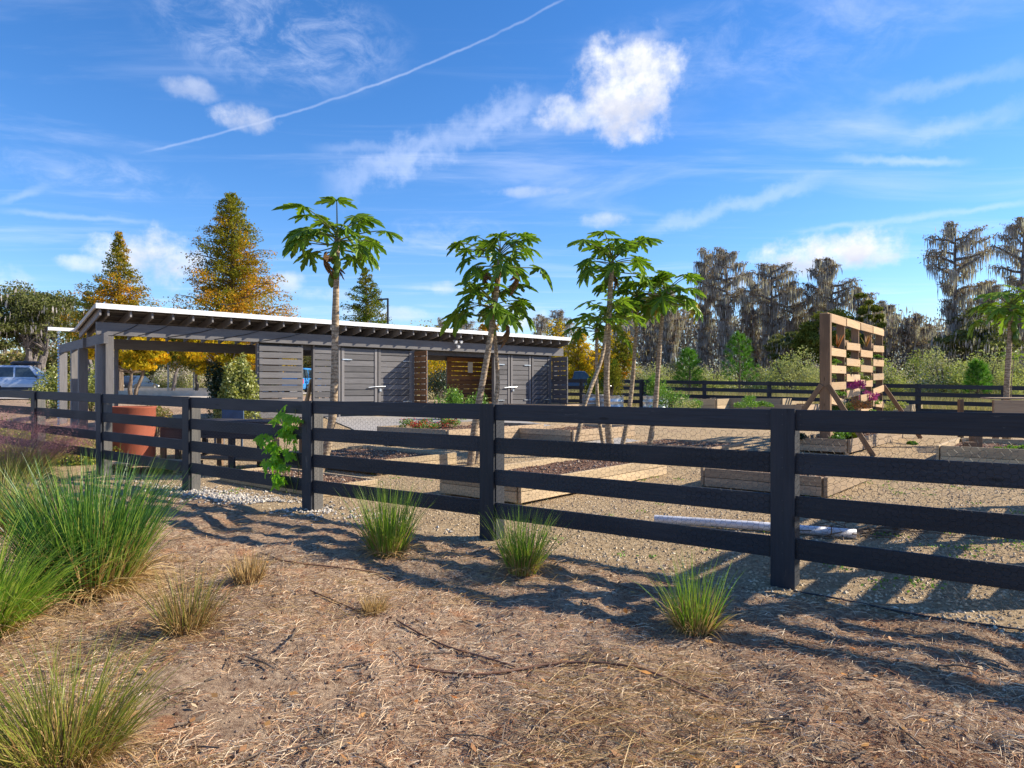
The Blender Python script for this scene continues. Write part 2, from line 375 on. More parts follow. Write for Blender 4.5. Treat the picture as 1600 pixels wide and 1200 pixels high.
L_BUSH = leafmat('sage_bush_leaf', hexramp((.3, .34, .09), (.42, .45, .15), (.54, .54, .24), (.36, .42, .08)), .35, .0, vary=(.6, .6, (.38, .35, .22)))
L_BUSHW = leafmat('groundsel_seed_fluff', hexramp((.5, .42, .36), (.62, .55, .46), (.4, .36, .25)), .3, 0)
L_BUSHD = leafmat('olive_and_tan_thicket', hexramp((.12, .13, .04), (.22, .22, .07), (.32, .27, .13), (.26, .18, .1), (.2, .24, .05)), .3, 0)
L_PINE = leafmat('pine_needles', hexramp((.05, .14, .015), (.11, .27, .03), (.2, .38, .05)), .35, .03)
L_SHRUBY = leafmat('yellow_green_shrub_leaf', hexramp((.16, .2, .03), (.3, .32, .06), (.42, .42, .12), (.1, .15, .02)), .35, .12)
L_LOWY = leafmat('lime_groundcover_leaf', hexramp((.16, .22, .02), (.32, .38, .04), (.45, .48, .08), (.1, .17, .02)), .4, .05)
L_SHRUBD = leafmat('dark_shrub_leaf', hexramp((.015, .03, .012), (.03, .055, .02), (.05, .08, .03)), .2, .1)
L_GREEN = leafmat('garden_green_leaf', hexramp((.08, .18, .02), (.16, .3, .03), (.25, .4, .06)), .35, .08)
L_ORG = leafmat('orange_green_shrub', hexramp((.12, .15, .02), (.22, .2, .03), (.33, .18, .03)), .35, .05)
L_PURP = leafmat('magenta_petal', hexramp((.4, .05, .3), (.55, .1, .42), (.3, .04, .25)), .4, 0)
L_REDF = leafmat('red_flower', hexramp((.55, .06, .03), (.4, .05, .08), (.6, .15, .05)), .3, 0)
L_YELF = leafmat('yellow_flower', hexramp((.7, .6, .05), (.55, .5, .03)), .3, 0)
L_ALOE = leafmat('orange_aloe', hexramp((.5, .25, .06), (.55, .2, .05), (.3, .3, .08)), .2, .1)
L_GRASS = leafmat('green_grass_blade', hexramp((.07, .16, .02), (.15, .28, .025), (.28, .4, .04), (.45, .46, .1)), .4, .08)
L_GRASSD = leafmat('dark_blue_green_blade', hexramp((.012, .05, .018), (.035, .12, .025), (.1, .24, .03), (.26, .4, .05), (.42, .38, .12)), .4, .1)
L_GRASSY = leafmat('yellow_grass_blade', hexramp((.2, .24, .03), (.35, .34, .07), (.42, .33, .12), (.25, .3, .04)), .35, .08)
L_GRASSM = leafmat('mixed_yellow_green_blade', hexramp((.12, .17, .02), (.28, .3, .05), (.38, .3, .08), (.2, .28, .03), (.28, .16, .06)), .4, .05)
L_GRASSB = leafmat('brownish_grass_blade', hexramp((.12, .13, .03), (.3, .24, .07), (.36, .22, .09), (.18, .22, .04), (.22, .11, .05)), .3, .05)
L_STRAW = leafmat('dry_grass_blade', hexramp((.3, .17, .07), (.48, .3, .13), (.58, .42, .2), (.22, .11, .05)), .25, .05)
L_MUHLY = leafmat('pink_muhly_plume', hexramp((.42, .17, .22), (.5, .25, .28), (.33, .15, .17), (.55, .35, .33)), .35, 0)
L_NEEDLE = leafmat('pine_straw', hexramp((.18, .08, .045), (.44, .23, .12), (.6, .4, .23), (.72, .56, .37), (.78, .67, .51), (.55, .27, .12), (.34, .2, .14)), .1, .03)
L_FALL = leafmat('fallen_leaf', hexramp((.5, .18, .05), (.55, .3, .1), (.3, .14, .06), (.62, .5, .32)), .2, .05)
L_STONE = leafmat('gravel_stone', hexramp((.3, .22, .14), (.48, .36, .23), (.6, .48, .32), (.24, .17, .11), (.7, .6, .45)), 0., .03)
L_PEBB = leafmat('white_pebble', hexramp((.3, .27, .24), (.42, .38, .33), (.58, .53, .46), (.2, .18, .16)), 0., .03)
L_FIELD = leafmat('tan_field_grass', hexramp((.34, .26, .13), (.45, .36, .2), (.28, .27, .1), (.5, .42, .26)), .3, 0)

# ------------------------------------------------------------ ground sheet
def axis(lo, dense_lo, dense_hi, hi, d, grow=1.14):
    a = [dense_lo+d*i for i in range(int((dense_hi-dense_lo)/d)+1)]
    s_ = d; x = a[-1]
    while x < hi: s_ *= grow; x += s_; a.append(x)
    s_ = d; x = a[0]; pre = []
    while x > lo: s_ *= grow; x -= s_; pre.append(x)
    return np.array(pre[::-1]+a)
gx = axis(-700, -5.5, 5.5, 700, .045, 1.1); gy = axis(-60, 1.6, 8.2, 1500, .045, 1.07)
GX, GY = np.meshgrid(gx, gy); GZ = G(GX, GY)
nx, ny = len(gx), len(gy); idx = np.arange(nx*ny).reshape(ny, nx)
Q = np.stack([idx[:-1, :-1], idx[:-1, 1:], idx[1:, 1:], idx[1:, :-1]], -1).reshape(-1, 4)
def ground_shader(b):
    c = b.new('ShaderNodeTexCoord').outputs['Object']; sp = b.new('ShaderNodeSeparateXYZ'); b.put(sp.inputs[0], c)
    D = b.m('DIVIDE', b.m('ADD', b.m('SUBTRACT', sp.outputs[1], 6.11), b.m('MULTIPLY', sp.outputs[0], .731)), 1.239)
    w1 = b.noise(c, 1.7, 5, .6); w2 = b.noise(c, 9, 6, .65)
    f1 = b.noise(c, 55, 8, .75); f2 = b.noise(c, 16, 6, .7); big = b.noise(c, .9, 4)
    straw = b.noise(b.mapv(c, (14, 120, 1), rot=(0, 0, .5)), 1, 5, .7, 1.5)
    straw2 = b.noise(b.mapv(c, (110, 16, 1), rot=(0, 0, .3)), 1, 5, .7, 1.5)
    mul = b.ramp(b.m('ADD', b.m('MULTIPLY', f1, .55), b.m('MULTIPLY', f2, .45)), [(.3, (.05, .028, .02)), (.41, (.2, .12, .08)), (.52, (.46, .325, .22)), (.62, (.64, .49, .34)), (.76, (.78, .64, .47))])
    mul = b.mix(b.mr(b.m('MAXIMUM', straw, straw2), .56, .72, 0, .55), mul, (.62, .46, .3))
    mul = b.mix(b.mr(big, .5, .7, 0, .45), mul, (.17, .1, .07))
    mul = b.mix(b.mr(b.noise(c, 3.1, 4), .58, .72, 0, .5), mul, (.5, .2, .08))
    vo = b.new('ShaderNodeTexVoronoi'); b.put(vo.inputs['Vector'], c); vo.inputs['Scale'].default_value = 38
    gr = b.ramp(f1, [(.25, (.17, .12, .07)), (.45, (.4, .28, .155)), (.6, (.54, .4, .235)), (.8, (.7, .56, .38))])
    gr = b.mix(.45, gr, b.mix(b.mr(vo.outputs['Color'], .2, .8), (.25, .18, .11), (.62, .49, .33)))
    gr = b.mix(b.mr(w1, .5, .7, 0, .4), gr, (.3, .2, .13))
    fld = b.ramp(w2, [(.3, (.16, .15, .05)), (.5, (.34, .28, .13)), (.7, (.42, .34, .19))])
    e1 = b.mr(b.m('ADD', D, b.m('MULTIPLY', b.m('SUBTRACT', w1, .5), 1.1)), -.42, -.12)
    e1 = b.m('MULTIPLY', e1, b.mr(b.m('ADD', sp.outputs[0], b.m('MULTIPLY', w1, 2)), -8.5, -6.5))
    lft = b.mr(b.m('ADD', sp.outputs[0], b.m('MULTIPLY', sp.outputs[1], .62)), 1.0, -1.5)   # ground left of the beds
    col = b.mix(e1, mul, gr)
    e2 = b.mr(b.m('ADD', D, b.m('MULTIPLY', w1, 1.5)), 22.5, 24.5)
    col = b.mix(e2, col, fld)
    h = b.m('ADD', b.m('MULTIPLY', f1, .6), b.m('ADD', f2, b.m('MULTIPLY', b.m('MAXIMUM', straw, straw2), .6)))
    return princ(b, col, .95, h, 1., .035, .1)
M_GROUND = mat('mulch_and_gravel_ground', ground_shader)
me = mesh_np('ground', np.stack([GX, GY, GZ], -1).reshape(-1, 3), Q, [M_GROUND], smooth=True)
o = bpy.data.objects.new('ground', me); link(o); tag(o, kind='structure')

# ------------------------------------------------------------ leaf / blade / pebble makers
def rhombs(C, L, W, N=None, A=None):
    """pointed leaf quads: centres C (n,3), length L, width W, axis A, random normals"""
    n = len(C); L = np.broadcast_to(L, (n,))[:, None]; W = np.broadcast_to(W, (n,))[:, None]
    if A is None: A = rng.normal(size=(n, 3))
    A = A/(np.linalg.norm(A, axis=1)[:, None]+1e-9)
    if N is None: N = rng.normal(size=(n, 3))
    S = np.cross(A, N); S /= np.linalg.norm(S, axis=1)[:, None]+1e-9
    V = np.stack([C-A*L/2, C+S*W/2-A*L*.08, C+A*L/2, C-S*W/2-A*L*.08], 1).reshape(-1, 3)
    return V, np.arange(4*n).reshape(n, 4)
def blades(P, D0, L, W, droop, seg=4):
    """grass blades: roots P, initial direction D0, length L, bending over by droop"""
    n = len(P); D0 = D0/np.linalg.norm(D0, axis=1)[:, None]; S = np.cross(D0, rng.normal(size=(n, 3))); S /= np.linalg.norm(S, axis=1)[:, None]
    L = np.broadcast_to(L, (n,)); W = np.broadcast_to(W, (n,)); droop = np.broadcast_to(droop, (n,))
    pts = []; p = P.copy(); d = D0.copy()
    for i in range(seg+1):
        wv = W*(1-(i/seg)**1.6)*.5+W*.03
        pts.append(p-S*wv[:, None]); pts.append(p+S*wv[:, None])
        p = p+d*(L/seg)[:, None]; d = d+np.array([0, 0, -1.])*(droop/seg*(1+i*.7))[:, None]; d /= np.linalg.norm(d, axis=1)[:, None]
    V = np.stack(pts, 1); k = 2*(seg+1); base = np.arange(n)[:, None]*k
    Q = np.concatenate([base+np.array([[2*i, 2*i+1, 2*i+3, 2*i+2]]) for i in range(seg)], 0)
    R = np.tile(rng.random(n), seg)
    return V.reshape(-1, 3), Q, R
def stones(C, S):
    n = len(C); th = rng.random((n, 6))
    base = np.array([[1, 0, 0], [0, 1, 0], [-1, 0, 0], [0, -1, 0], [0, 0, .7], [0, 0, -.5]])
    V = base[None]*(.6+.7*rng.random((n, 6, 1)))*S[:, None, None]
    a = rng.random(n)*6.28; c, s_ = np.cos(a), np.sin(a)
    X = V[..., 0]*c[:, None]-V[..., 1]*s_[:, None]*.75; Y = V[..., 0]*s_[:, None]+V[..., 1]*c[:, None]*.75
    V = np.stack([X, Y, V[..., 2]], -1)+C[:, None]
    T = np.array([[0, 1, 4], [1, 2, 4], [2, 3, 4], [3, 0, 4], [1, 0, 5], [2, 1, 5], [3, 2, 5], [0, 3, 5]])
    return V.reshape(-1, 3), (np.arange(n)[:, None, None]*6+T[None]).reshape(-1, 3), np.repeat(rng.random(n), 8)
def visible_xy(n, ymin, ymax, k=1.0, margin=.1):
    """ground points within the camera's wedge, denser near by"""
    u = rng.random(n); p = 1-k
    Y = (ymin**p+u*(ymax**p-ymin**p))**(1/p) if abs(p) > 1e-6 else ymin*(ymax/ymin)**u
    return (rng.random(n)*2-1)*(.741+margin)*Y, Y

# pine straw over the mulch
X, Y = visible_xy(95000, 2.15, 9.5, 1.02)
dd = fdist(X, Y)+.9*vnoise(X, Y, 1.3, 8); keep = (dd < -.15)&(vnoise(X, Y, 2.2, 11)+.35*vnoise(X, Y, 6, 14) > -.30); X, Y = X[keep], Y[keep]
n = len(X); ang = rng.normal(size=n)*.9+.25+2.5*vnoise(X, Y, .8, 12)
D0 = np.stack([np.cos(ang)*np.sign(rng.random(n)-.5), np.sin(ang), .1+.3*rng.random(n)], -1)
V, Q, R = blades(np.stack([X, Y, G(X, Y)+.006], -1), D0, .03+.10*rng.random(n)**2, .0014+.0018*rng.random(n), .5+.5*rng.random(n), 3)
pat = np.clip(.5+.9*vnoise(X, Y, 1.6, 13)+.30*rng.normal(size=n), 0, 1)
me = mesh_np('pine_straw', V, Q, [L_NEEDLE], rnd=np.tile(pat, 3)); o = bpy.data.objects.new('pine_straw', me); link(o)
tag(o, 'dry pine straw scattered over the brown mulch in the foreground', 'pine straw', kind='stuff')
# loose long straws
X, Y = visible_xy(12000, 2.2, 8.5, 1.1); keep = (fdist(X, Y) < -.35)&(vnoise(X, Y, 1.0, 21)-.14*X/3 > .02); X, Y = X[keep], Y[keep]; n = len(X)
ang = rng.normal(size=n)*.5+.35
V, Q, R = blades(np.stack([X, Y, G(X, Y)+.012], -1), np.stack([np.cos(ang)*np.sign(rng.random(n)-.5), np.sin(ang), .12+.2*rng.random(n)], -1), .08+.3*rng.random(n)**1.5, .0028, .45, 5)
me = mesh_np('loose_straw', V, Q, [L_STRAW], rnd=R); o = bpy.data.objects.new('loose_straw', me); link(o); tag(o, 'long pale grass straws lying loose on the mulch', 'straw', kind='stuff')
# bark chips
X, Y = visible_xy(9000, 2.1, 8, 1.1); keep = fdist(X, Y) < -.2; X, Y = X[keep], Y[keep]; n = len(X)
V, T, R = stones(np.stack([X, Y, G(X, Y)+.003], -1), .004+.012*rng.random(n)**2.5)
L_CHIP = leafmat('bark_chip', hexramp((.09, .045, .03), (.22, .12, .075), (.36, .24, .16), (.14, .09, .07), (.55, .45, .35)), 0, .02)
me = mesh_np('bark_chips', V, T, [L_CHIP], rnd=R); o = bpy.data.objects.new('bark_chips', me); link(o); tag(o, 'small bark chips in the mulch', 'bark chips', kind='stuff')
# fallen leaves and sticks
X, Y = visible_xy(420, 2.2, 7, 1.2); keep = fdist(X, Y) < -.3; X, Y = X[keep], Y[keep]; n = len(X)
V, Q = rhombs(np.stack([X, Y, G(X, Y)+.018], -1), .025+.04*rng.random(n), .012+.02*rng.random(n), N=np.stack([.35*rng.normal(size=n), .35*rng.normal(size=n), np.ones(n)], -1), A=np.stack([rng.normal(size=n), rng.normal(size=n), .25*rng.normal(size=n)], -1))
me = mesh_np('fallen_leaves', V, Q, [L_FALL], rnd=rng.random(n)); o = bpy.data.objects.new('fallen_leaves', me); link(o); tag(o, 'small orange and brown fallen leaves on the mulch', 'fallen leaves', kind='stuff')
mb = MB(); X, Y = visible_xy(150, 2.2, 6.5, 1.2); keep = fdist(X, Y) < -.4
for x, y in zip(X[keep], Y[keep]):
    a = rng.random()*6.28; L_ = .04+.13*rng.random()**2; d = np.array([math.cos(a), math.sin(a), .05*rng.normal()])*L_; p = np.array([x, y, g(x, y)+.016]); mb.tube([p-d, p+rng.normal(size=3)*L_*.08, p+d], .0022+.0035*rng.random(), 5, cap=False)
o = bpy.data.objects.new('sticks', mb.build('sticks', [M_BARK])); link(o); tag(o, 'short dark sticks scattered on the mulch', 'sticks', kind='stuff')
# gravel along and behind the fence
X, Y = visible_xy(42000, 3.6, 14, .8); dd = fdist(X, Y)+.5*vnoise(X, Y, 1.5, 5); keep = (dd > -.3)&(X > -6.5); X, Y = X[keep], Y[keep]; n = len(X)
V, T, R = stones(np.stack([X, Y, G(X, Y)+.002], -1), .006+.015*rng.random(n)**2)
me = mesh_np('gravel', V, T, [L_STONE], rnd=R); o = bpy.data.objects.new('gravel', me); link(o); tag(o, 'tan gravel under and behind the black fence', 'gravel', kind='stuff')
# white pebbles by the fence on the left
c0 = ground_at(380, 775); n = 1300; X = c0.x+rng.normal(size=n)*.85; Y = 9.0-.731*(X-c0.x)*.9-.25+rng.normal(size=n)*.22+(c0.y-9.0)
keep = (vnoise(X, Y, 1.5, 31) > -.25); X, Y = X[keep], Y[keep]; n = len(X)
V, T, R = stones(np.stack([X, Y, G(X, Y)+.01], -1), .012+.022*rng.random(n))
me = mesh_np('white_pebbles', V, T, [L_PEBB], rnd=R); o = bpy.data.objects.new('white_pebbles', me); link(o); tag(o, 'drift of whitish pebbles at the foot of the fence on the left', 'pebbles', kind='stuff')

# ------------------------------------------------------------ front fence
fx0, fy0 = 1.869, 4.744; SP = 2.564; nc = np.array([-.5901, -.8073])
def fz(s): return .014*max(0, s-5)
def FP(s, d, z): return Vector((fx0+FD[0]*s+nc[0]*d, fy0+FD[1]*s+nc[1]*d, z+fz(s)))
fence = thing('board_fence', FP(0, 0, 0), 'long black four-rail board fence with chicken wire crossing the foreground', 'fence')
RZ = [1.148, .855, .562, .272]
for k in range(-1, 8):
    s = k*SP; up = tuple(Vector((FD[0], FD[1], 0)))
    board('post', FP(s, -.065, -.3), FP(s, -.065, 1.21), .13, .14, M_POSTGREY if k > 1 else M_BLACK, fence, up=up)
    board('cover_board', FP(s, .039, -.05), FP(s, .039, 1.221+random.uniform(-.003, .004)), .022, .162, M_BLACK, fence, up=(nc[0]*-1, nc[1]*-1, 0)) if False else None
    R, L = frame(FP(s, .04, -.05), FP(s, .04, 1.222), (nc[0], nc[1], 0))
    place('cover_board', board_mesh(L, .160, .024, M_BLACK), Matrix.Translation((FP(s, .04, -.05)+FP(s, .04, 1.222))/2)@R, fence)
    if k < 7:
        for z in RZ:
            dz0, dz1 = random.uniform(-.006, .006), random.uniform(-.006, .006)
            board('rail', FP(s+.004, .0125, z+dz0), FP(s+SP-.004, .0125, z+dz1), .025, .142, M_BLACK, fence)
mb = MB()
for k in range(-1, 7):
    for z in RZ:
        for s_, d_ in ((k*SP+.11, .0265), (k*SP+SP-.11, .0265), (k*SP, .0535)):
            for dz in (-.035, .035):
                c = FP(s_, d_, z+dz); q = c-Vector((nc[0], nc[1], 0))*.004; mb.tube([q, c], .004, 6)
place('nail_heads', mb.build('nail_heads', [M_DARKM]), Matrix.Identity(4), fence)['kind'] = 'stuff'
# chicken wire
mb = MB(); cw = .05; chh = .0433; smax = 6*SP
cols = int(smax/(cw*.75))+int(SP/(cw*.75)); rows = int(1.02/chh)
ii, jj = np.meshgrid(np.arange(-int(SP/(cw*.75)), int(smax/(cw*.75))), np.arange(rows))
ii = ii.ravel(); jj = jj.ravel(); cx = ii*cw*.75; cz = .06+jj*chh+(ii % 2)*chh/2; r = cw/2
E = []
for a0, a1 in ((0, 60), (60, 120), (120, 180)):
    E.append(np.stack([cx+r*math.cos(math.radians(a0)), cz+r*math.sin(math.radians(a0)), cx+r*math.cos(math.radians(a1)), cz+r*math.sin(math.radians(a1))], -1))
E = np.concatenate(E); E[:, [0, 2]] += 0
jit = lambda q: .004*np.sin(q*37.3)+.003*np.sin(q*91.7)
def wp(s, z, off, dz):
    s2 = s+jit(z+s*.3); d = .0275+.003*np.sin(s*5)+off
    return np.stack([fx0+FD[0]*s2+nc[0]*d, fy0+FD[1]*s2+nc[1]*d, z+jit(s)+dz+.014*np.maximum(0, s-5)], -1)
hw = .0009
A0 = wp(E[:, 0], E[:, 1], 0, 0); A1 = wp(E[:, 2], E[:, 3], 0, 0)
dv = A1-A0; dv /= np.linalg.norm(dv, axis=1)[:, None]; nn = np.array([nc[0], nc[1], 0]); sdv = np.cross(dv, nn)
V = np.stack([A0+nn*hw, A0-nn*hw*.5+sdv*hw, A0-nn*hw*.5-sdv*hw, A1+nn*hw, A1-nn*hw*.5+sdv*hw, A1-nn*hw*.5-sdv*hw], 1)
n = len(E); Q = (np.arange(n)[:, None, None]*6+np.array([[0, 1, 4, 3], [1, 2, 5, 4], [2, 0, 3, 5]])[None]).reshape(-1, 4)
me = mesh_np('chicken_wire', V.reshape(-1, 3), Q, [M_WIRE]); o = place('chicken_wire', me, Matrix.Identity(4), fence); o['kind'] = 'stuff'

# ------------------------------------------------------------ far fence
fence2 = thing('board_fence', (5.75, 29.9, g(5.75, 29.9)), 'low black board fence at the far side of the garden in front of the field', 'fence')
def fence_run(P0, P1, nb, par):
    P0 = Vector(P0); P1 = Vector(P1)
    for k in range(nb+1):
        p = P0.lerp(P1, k/nb); zz_ = g(p.x, p.y)
        board('post', (p.x, p.y, zz_-.2), (p.x, p.y, zz_+1.24), .14, .14, M_BLACK, par)
        if k < nb:
            q = P0.lerp(P1, (k+1)/nb); zq = g(q.x, q.y); dn = (P1-P0).normalized(); off = Vector((dn.y, -dn.x, 0))*-.09
            if off.y > 0: off = -off
            for z in (1.15, .86, .57, .28): board('rail', Vector((p.x, p.y, zz_+z))+off, Vector((q.x, q.y, zq+z))+off, .03, .15, M_BLACK, par)
fence_run((5.75, 29.9), (5.75+8.1*2.2, 29.9-4.5*2.2), 8, fence2)
fence_run((-2.2, 30.1), (5.6, 29.98), 3, fence2)

# ------------------------------------------------------------ shelter
OX, OY = -10.23, 17.0; U = Vector((.745, .667, 0)); VV = Vector((-.667, .745, 0)); O3 = Vector((OX, OY, 0))
def S(a, b, z): return O3+U*a+VV*b+Vector((0, 0, z))
def A_(px, b): r = (px-800)/F; return (r*(OY+b*VV.y)-(OX+b*VV.x))/(U.x-r*U.y)
def B_(px, a): r = (px-800)/F; return (r*(OY+a*U.y)-(OX+a*U.x))/(VV.x-r*VV.y)
shelter = thing('garden_shelter', S(8, 1.2, .4), 'long grey timber garden shelter with white mono-pitch roof and slatted storage doors', 'shelter')
ZF = 3.475; DEP = 2.6; SL = (3.06-ZF)/2.43
def roofz(b): return ZF+SL*b
LR = 17.0
# white roof sheet with fascia
def slab(name, a0, a1, b0, b1, z0, z1, t, m_, par):
    V = [S(a, b, z) for a, b, z in ((a0, b0, z0), (a1, b0, z0), (a1, b1, z1), (a0, b1, z1), (a0, b0, z0-t), (a1, b0, z0-t), (a1, b1, z1-t), (a0, b1, z1-t))]
    me = mesh_np(name, [tuple(v) for v in V], np.array([[0, 1, 2, 3], [7, 6, 5, 4], [0, 4, 5, 1], [1, 5, 6, 2], [2, 6, 7, 3], [3, 7, 4, 0]]), [m_])
    return place(name, me, Matrix.Identity(4), par)
slab('roof', 0, LR, 0, DEP, ZF, roofz(DEP), .035, M_WHITE, shelter)
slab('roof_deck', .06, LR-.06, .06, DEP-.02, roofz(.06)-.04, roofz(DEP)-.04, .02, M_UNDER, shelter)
board('fascia', S(-.01, -.016, ZF-.055), S(LR+.01, -.016, ZF-.055), .03, .13, M_WHITE, shelter)
board('side_fascia', S(-.02, 0, ZF-.06), S(-.02, DEP, roofz(DEP)-.06), .025, .1, M_CONC, shelter)
board('back_gutter', S(-.62, DEP+.06, roofz(DEP)-.04), S(LR, DEP+.06, roofz(DEP)-.04), .1, .09, M_WHITE, shelter)
k = 0; a = .1
while a < LR-.05:
    board('rafter', S(a, .06, roofz(.06)-.17), S(a, DEP-.05, roofz(DEP)-.17), .045, .2, M_GREYL, shelter)
    a += .18 if k == 0 else .503; k += 1
for b in (.35, .8, 1.3, 1.8, 2.3): board('purlin', S(.12, b, roofz(b)-.075), S(LR-.1, b, roofz(b)-.075), .06, .03, M_GREYL, shelter)
zb = 2.735; zt = 3.06
board('front_beam', S(A_(150, .45), .45, (zb+zt)/2), S(A_(879, .45), .45, (zb+zt)/2), .09, zt-zb, M_GREY, shelter)
board('back_beam', S(.1, 2.2, 2.62), S(16.6, 2.2, 2.62), .09, .28, M_GREY, shelter)
def gs(a, b): p = S(a, b, 0); return g(p.x, p.y)
def post(name, px0, px1, b, ztop, m_=M_GREYL, d=.14):
    a0, a1 = A_(px0, b), A_(px1, b); a = (a0+a1)/2
    return board(name, S(a, b+d/2, gs(a, b)-.1), S(a, b+d/2, ztop), d, abs(a1-a0), m_, shelter, up=tuple(U)) if False else \
        place(name, board_mesh(ztop-gs(a, b)+.1, abs(a1-a0), d, m_), Matrix.Translation(S(a, b+d/2, (ztop+gs(a, b)-.1)/2))@frame((0, 0, 0), (0, 0, 1), tuple(VV))[0], shelter)
board('dark_gap_board', S(A_(404, .6), .62, 2.7), S(A_(860, .6), .62, 2.7), .04, .26, M_UNDER, shelter)  # added dark board that blocks the sky showing above the doors
post('corner_column', 165, 178, .42, zb-.002, M_GREYL, .2)
for px in (646, 664): post('door_post', px-2.5, px+2.5, .52, zb-.002, M_GREYL, .12)
post('door_post', 402, 404.5, .52, zb-.002); post('door_post', 471, 473.5, .5, zb-.002, M_GREYL, .08)
post('door_post', 529, 532, .52, zb-.002); post('door_post', 489.5, 491.5, .52, zb-.002); post('end_post', 858, 862, .52, zb-.002); post('end_post', 772, 775.5, .52, zb-.002)
for px in (180, 404, 520, 700, 778, 866): post('back_post', px, px+5, 2.15, 2.48, M_GREY, .12)
# side screen of columns with its beam
sb = thing('column_screen', S(.3, 4, .5), 'grey timber column screen with sloping top beam at the left end of the shelter', 'screen')
b0, b1 = B_(93, .22), B_(166, .22)
board('top_beam', S(.22, b1+.02, 2.63), S(.22, b0, 2.63), .1, .26, M_GREY, sb)
for px in (98, 117.5, 129.5, 157):
    b = B_(px, .22); a = .22
    place('column', board_mesh(2.5-gs(a, b)+.1, .22, .16, M_GREYL), Matrix.Translation(S(a, b, (2.5+gs(a, b)-.1)/2))@frame((0, 0, 0), (0, 0, 1), tuple(VV))[0], sb)
def slats(par, P, a0, a1, b, z0, z1, n, m_, t=.022, gap=.03, wob=.0):
    h = (z1-z0)/n
    for i in range(n):
        z = z0+(i+.5)*h
        board('slat', P(a0, b, z+random.uniform(-wob, wob)), P(a1, b, z+random.uniform(-wob, wob)), t, h-gap, m_, par)
def screen(name, px0, px1, b, z0, z1, n, m_, gap=.035):
    a0, a1 = A_(px0, b), A_(px1, b)
    mb = MB()
    for a in (a0+.06, (a0+a1)/2, a1-.06): mb.box(S(a, b+.035, (z0+z1)/2), (.09, .04, z1-z0), R=[[U.x, VV.x, 0], [U.y, VV.y, 0], [0, 0, 1]])
    o = place(name, mb.build(name, [m_]), Matrix.Identity(4), shelter); slats(o, S, a0, a1, b, z0, z1, n, m_, gap=gap, wob=.006); return o
screen('slat_screen', 405, 471, .5, .5, zb-.06, 11, M_GREY, .032)
screen('slat_screen', 491.5, 520, .54, .5, zb-.06, 11, M_GREY, .022)
screen('rear_slat_screen', 699, 772, 2.0, .5, 2.62, 12, M_BROWN, .02)
screen('rear_slat_screen', 405, 440, 2.1, .5, 2.5, 10, M_BROWN, .03)
def door(px0, px1, b=.55, z0=.58, z1=zb-.05, n=11):
    a0, a1 = A_(px0, b), A_(px1, b); mb = MB(); Rm = [[U.x, VV.x, 0], [U.y, VV.y, 0], [0, 0, 1]]
    mb.box(S((a0+a1)/2, b+.04, (z0+z1)/2), (a1-a0, .02, z1-z0), R=Rm)
    o = place('storage_door', mb.build('storage_door', [M_UNDER]), Matrix.Identity(4), shelter)
    for a in (a0+.05, a1-.05): board('stile', S(a, b-.014, z0), S(a, b-.014, z1), .1, .028, M_GREYL, o, up=tuple(VV))
    slats(o, S, a0+.11, a1-.11, b+.002, z0, z1, n, M_GREY, gap=.018, wob=.004)
    return o, a0, a1
ds = [door(533, 589), door(590.5, 643), door(776, 796), door(797.5, 829), door(830.5, 858)]
def fitting(name, par, a, b, z, w_, h_, m_=M_GALV):
    mb = MB(); mb.box(S(a, b, z), (w_, .02, h_), R=[[U.x, VV.x, 0], [U.y, VV.y, 0], [0, 0, 1]]); return place(name, mb.build(name, [m_]), Matrix.Identity(4), par)
for o, a0, a1 in ds:
    left = o in (ds[0][0], ds[2][0])
    fitting('hinge', o, a0+.2 if left else a1-.2, .515, 2.32, .34, .035); fitting('hinge', o, a0+.2 if left else a1-.2, .515, .95, .34, .035)
for o, a0, a1 in (ds[0], ds[3]):
    e = a1 if o == ds[0][0] else a0
    mb = MB(); mb.tube([S(e-.35, .5, 1.42), S(e-.1, .495, 1.45), S(e+.3, .5, 1.46)], .018, 6); mb.box(S(e+.1, .5, 1.34), (.07, .04, .09), R=[[U.x, VV.x, 0], [U.y, VV.y, 0], [0, 0, 1]])
    place('bolt', mb.build('bolt', [M_GALV]), Matrix.Identity(4), o)
# doors standing open towards the camera
def open_door(a, b0, b1, m_, name):
    mb = MB(); Rm = [[U.x, VV.x, 0], [U.y, VV.y, 0], [0, 0, 1]]
    for b in (b0-.05, b1+.05): mb.box(S(a+.03, b, 1.62), (.03, .09, 2.1), R=Rm)
    mb.box(S(a+.03, (b0+b1)/2, 1.62), (.03, .09, 2.1), R=Rm)
    o = place(name, mb.build(name, [M_GREY]), Matrix.Identity(4), shelter)
    for i in range(11):
        z = .6+.19*i+.09
        board('slat', S(a, b0, z), S(a, b1, z), .022, .165, m_, o)
    return o
open_door(A_(646, .5)+.05, .5, -.22, M_BROWN, 'open_storage_door')
open_door(A_(862, .5)+.03, .5, -.35, M_GREY, 'open_storage_door')
# paper notice on the brown screen
pn = thing('paper_notice', S(A_(735, 1.97), 1.97, 1.9), 'white paper notice pinned on the brown slatted wall of the shelter', 'notice')
mb = MB(); a = A_(735, 1.97); mb.box(S(a, 1.975, zat(574, S(a, 1.97, 0).y)), (.24, .006, .42), R=[[U.x, VV.x, 0], [U.y, VV.y, 0], [0, 0, 1]])
place('sheet', mb.build('sheet', [M_PAPER]), Matrix.Identity(4), pn)
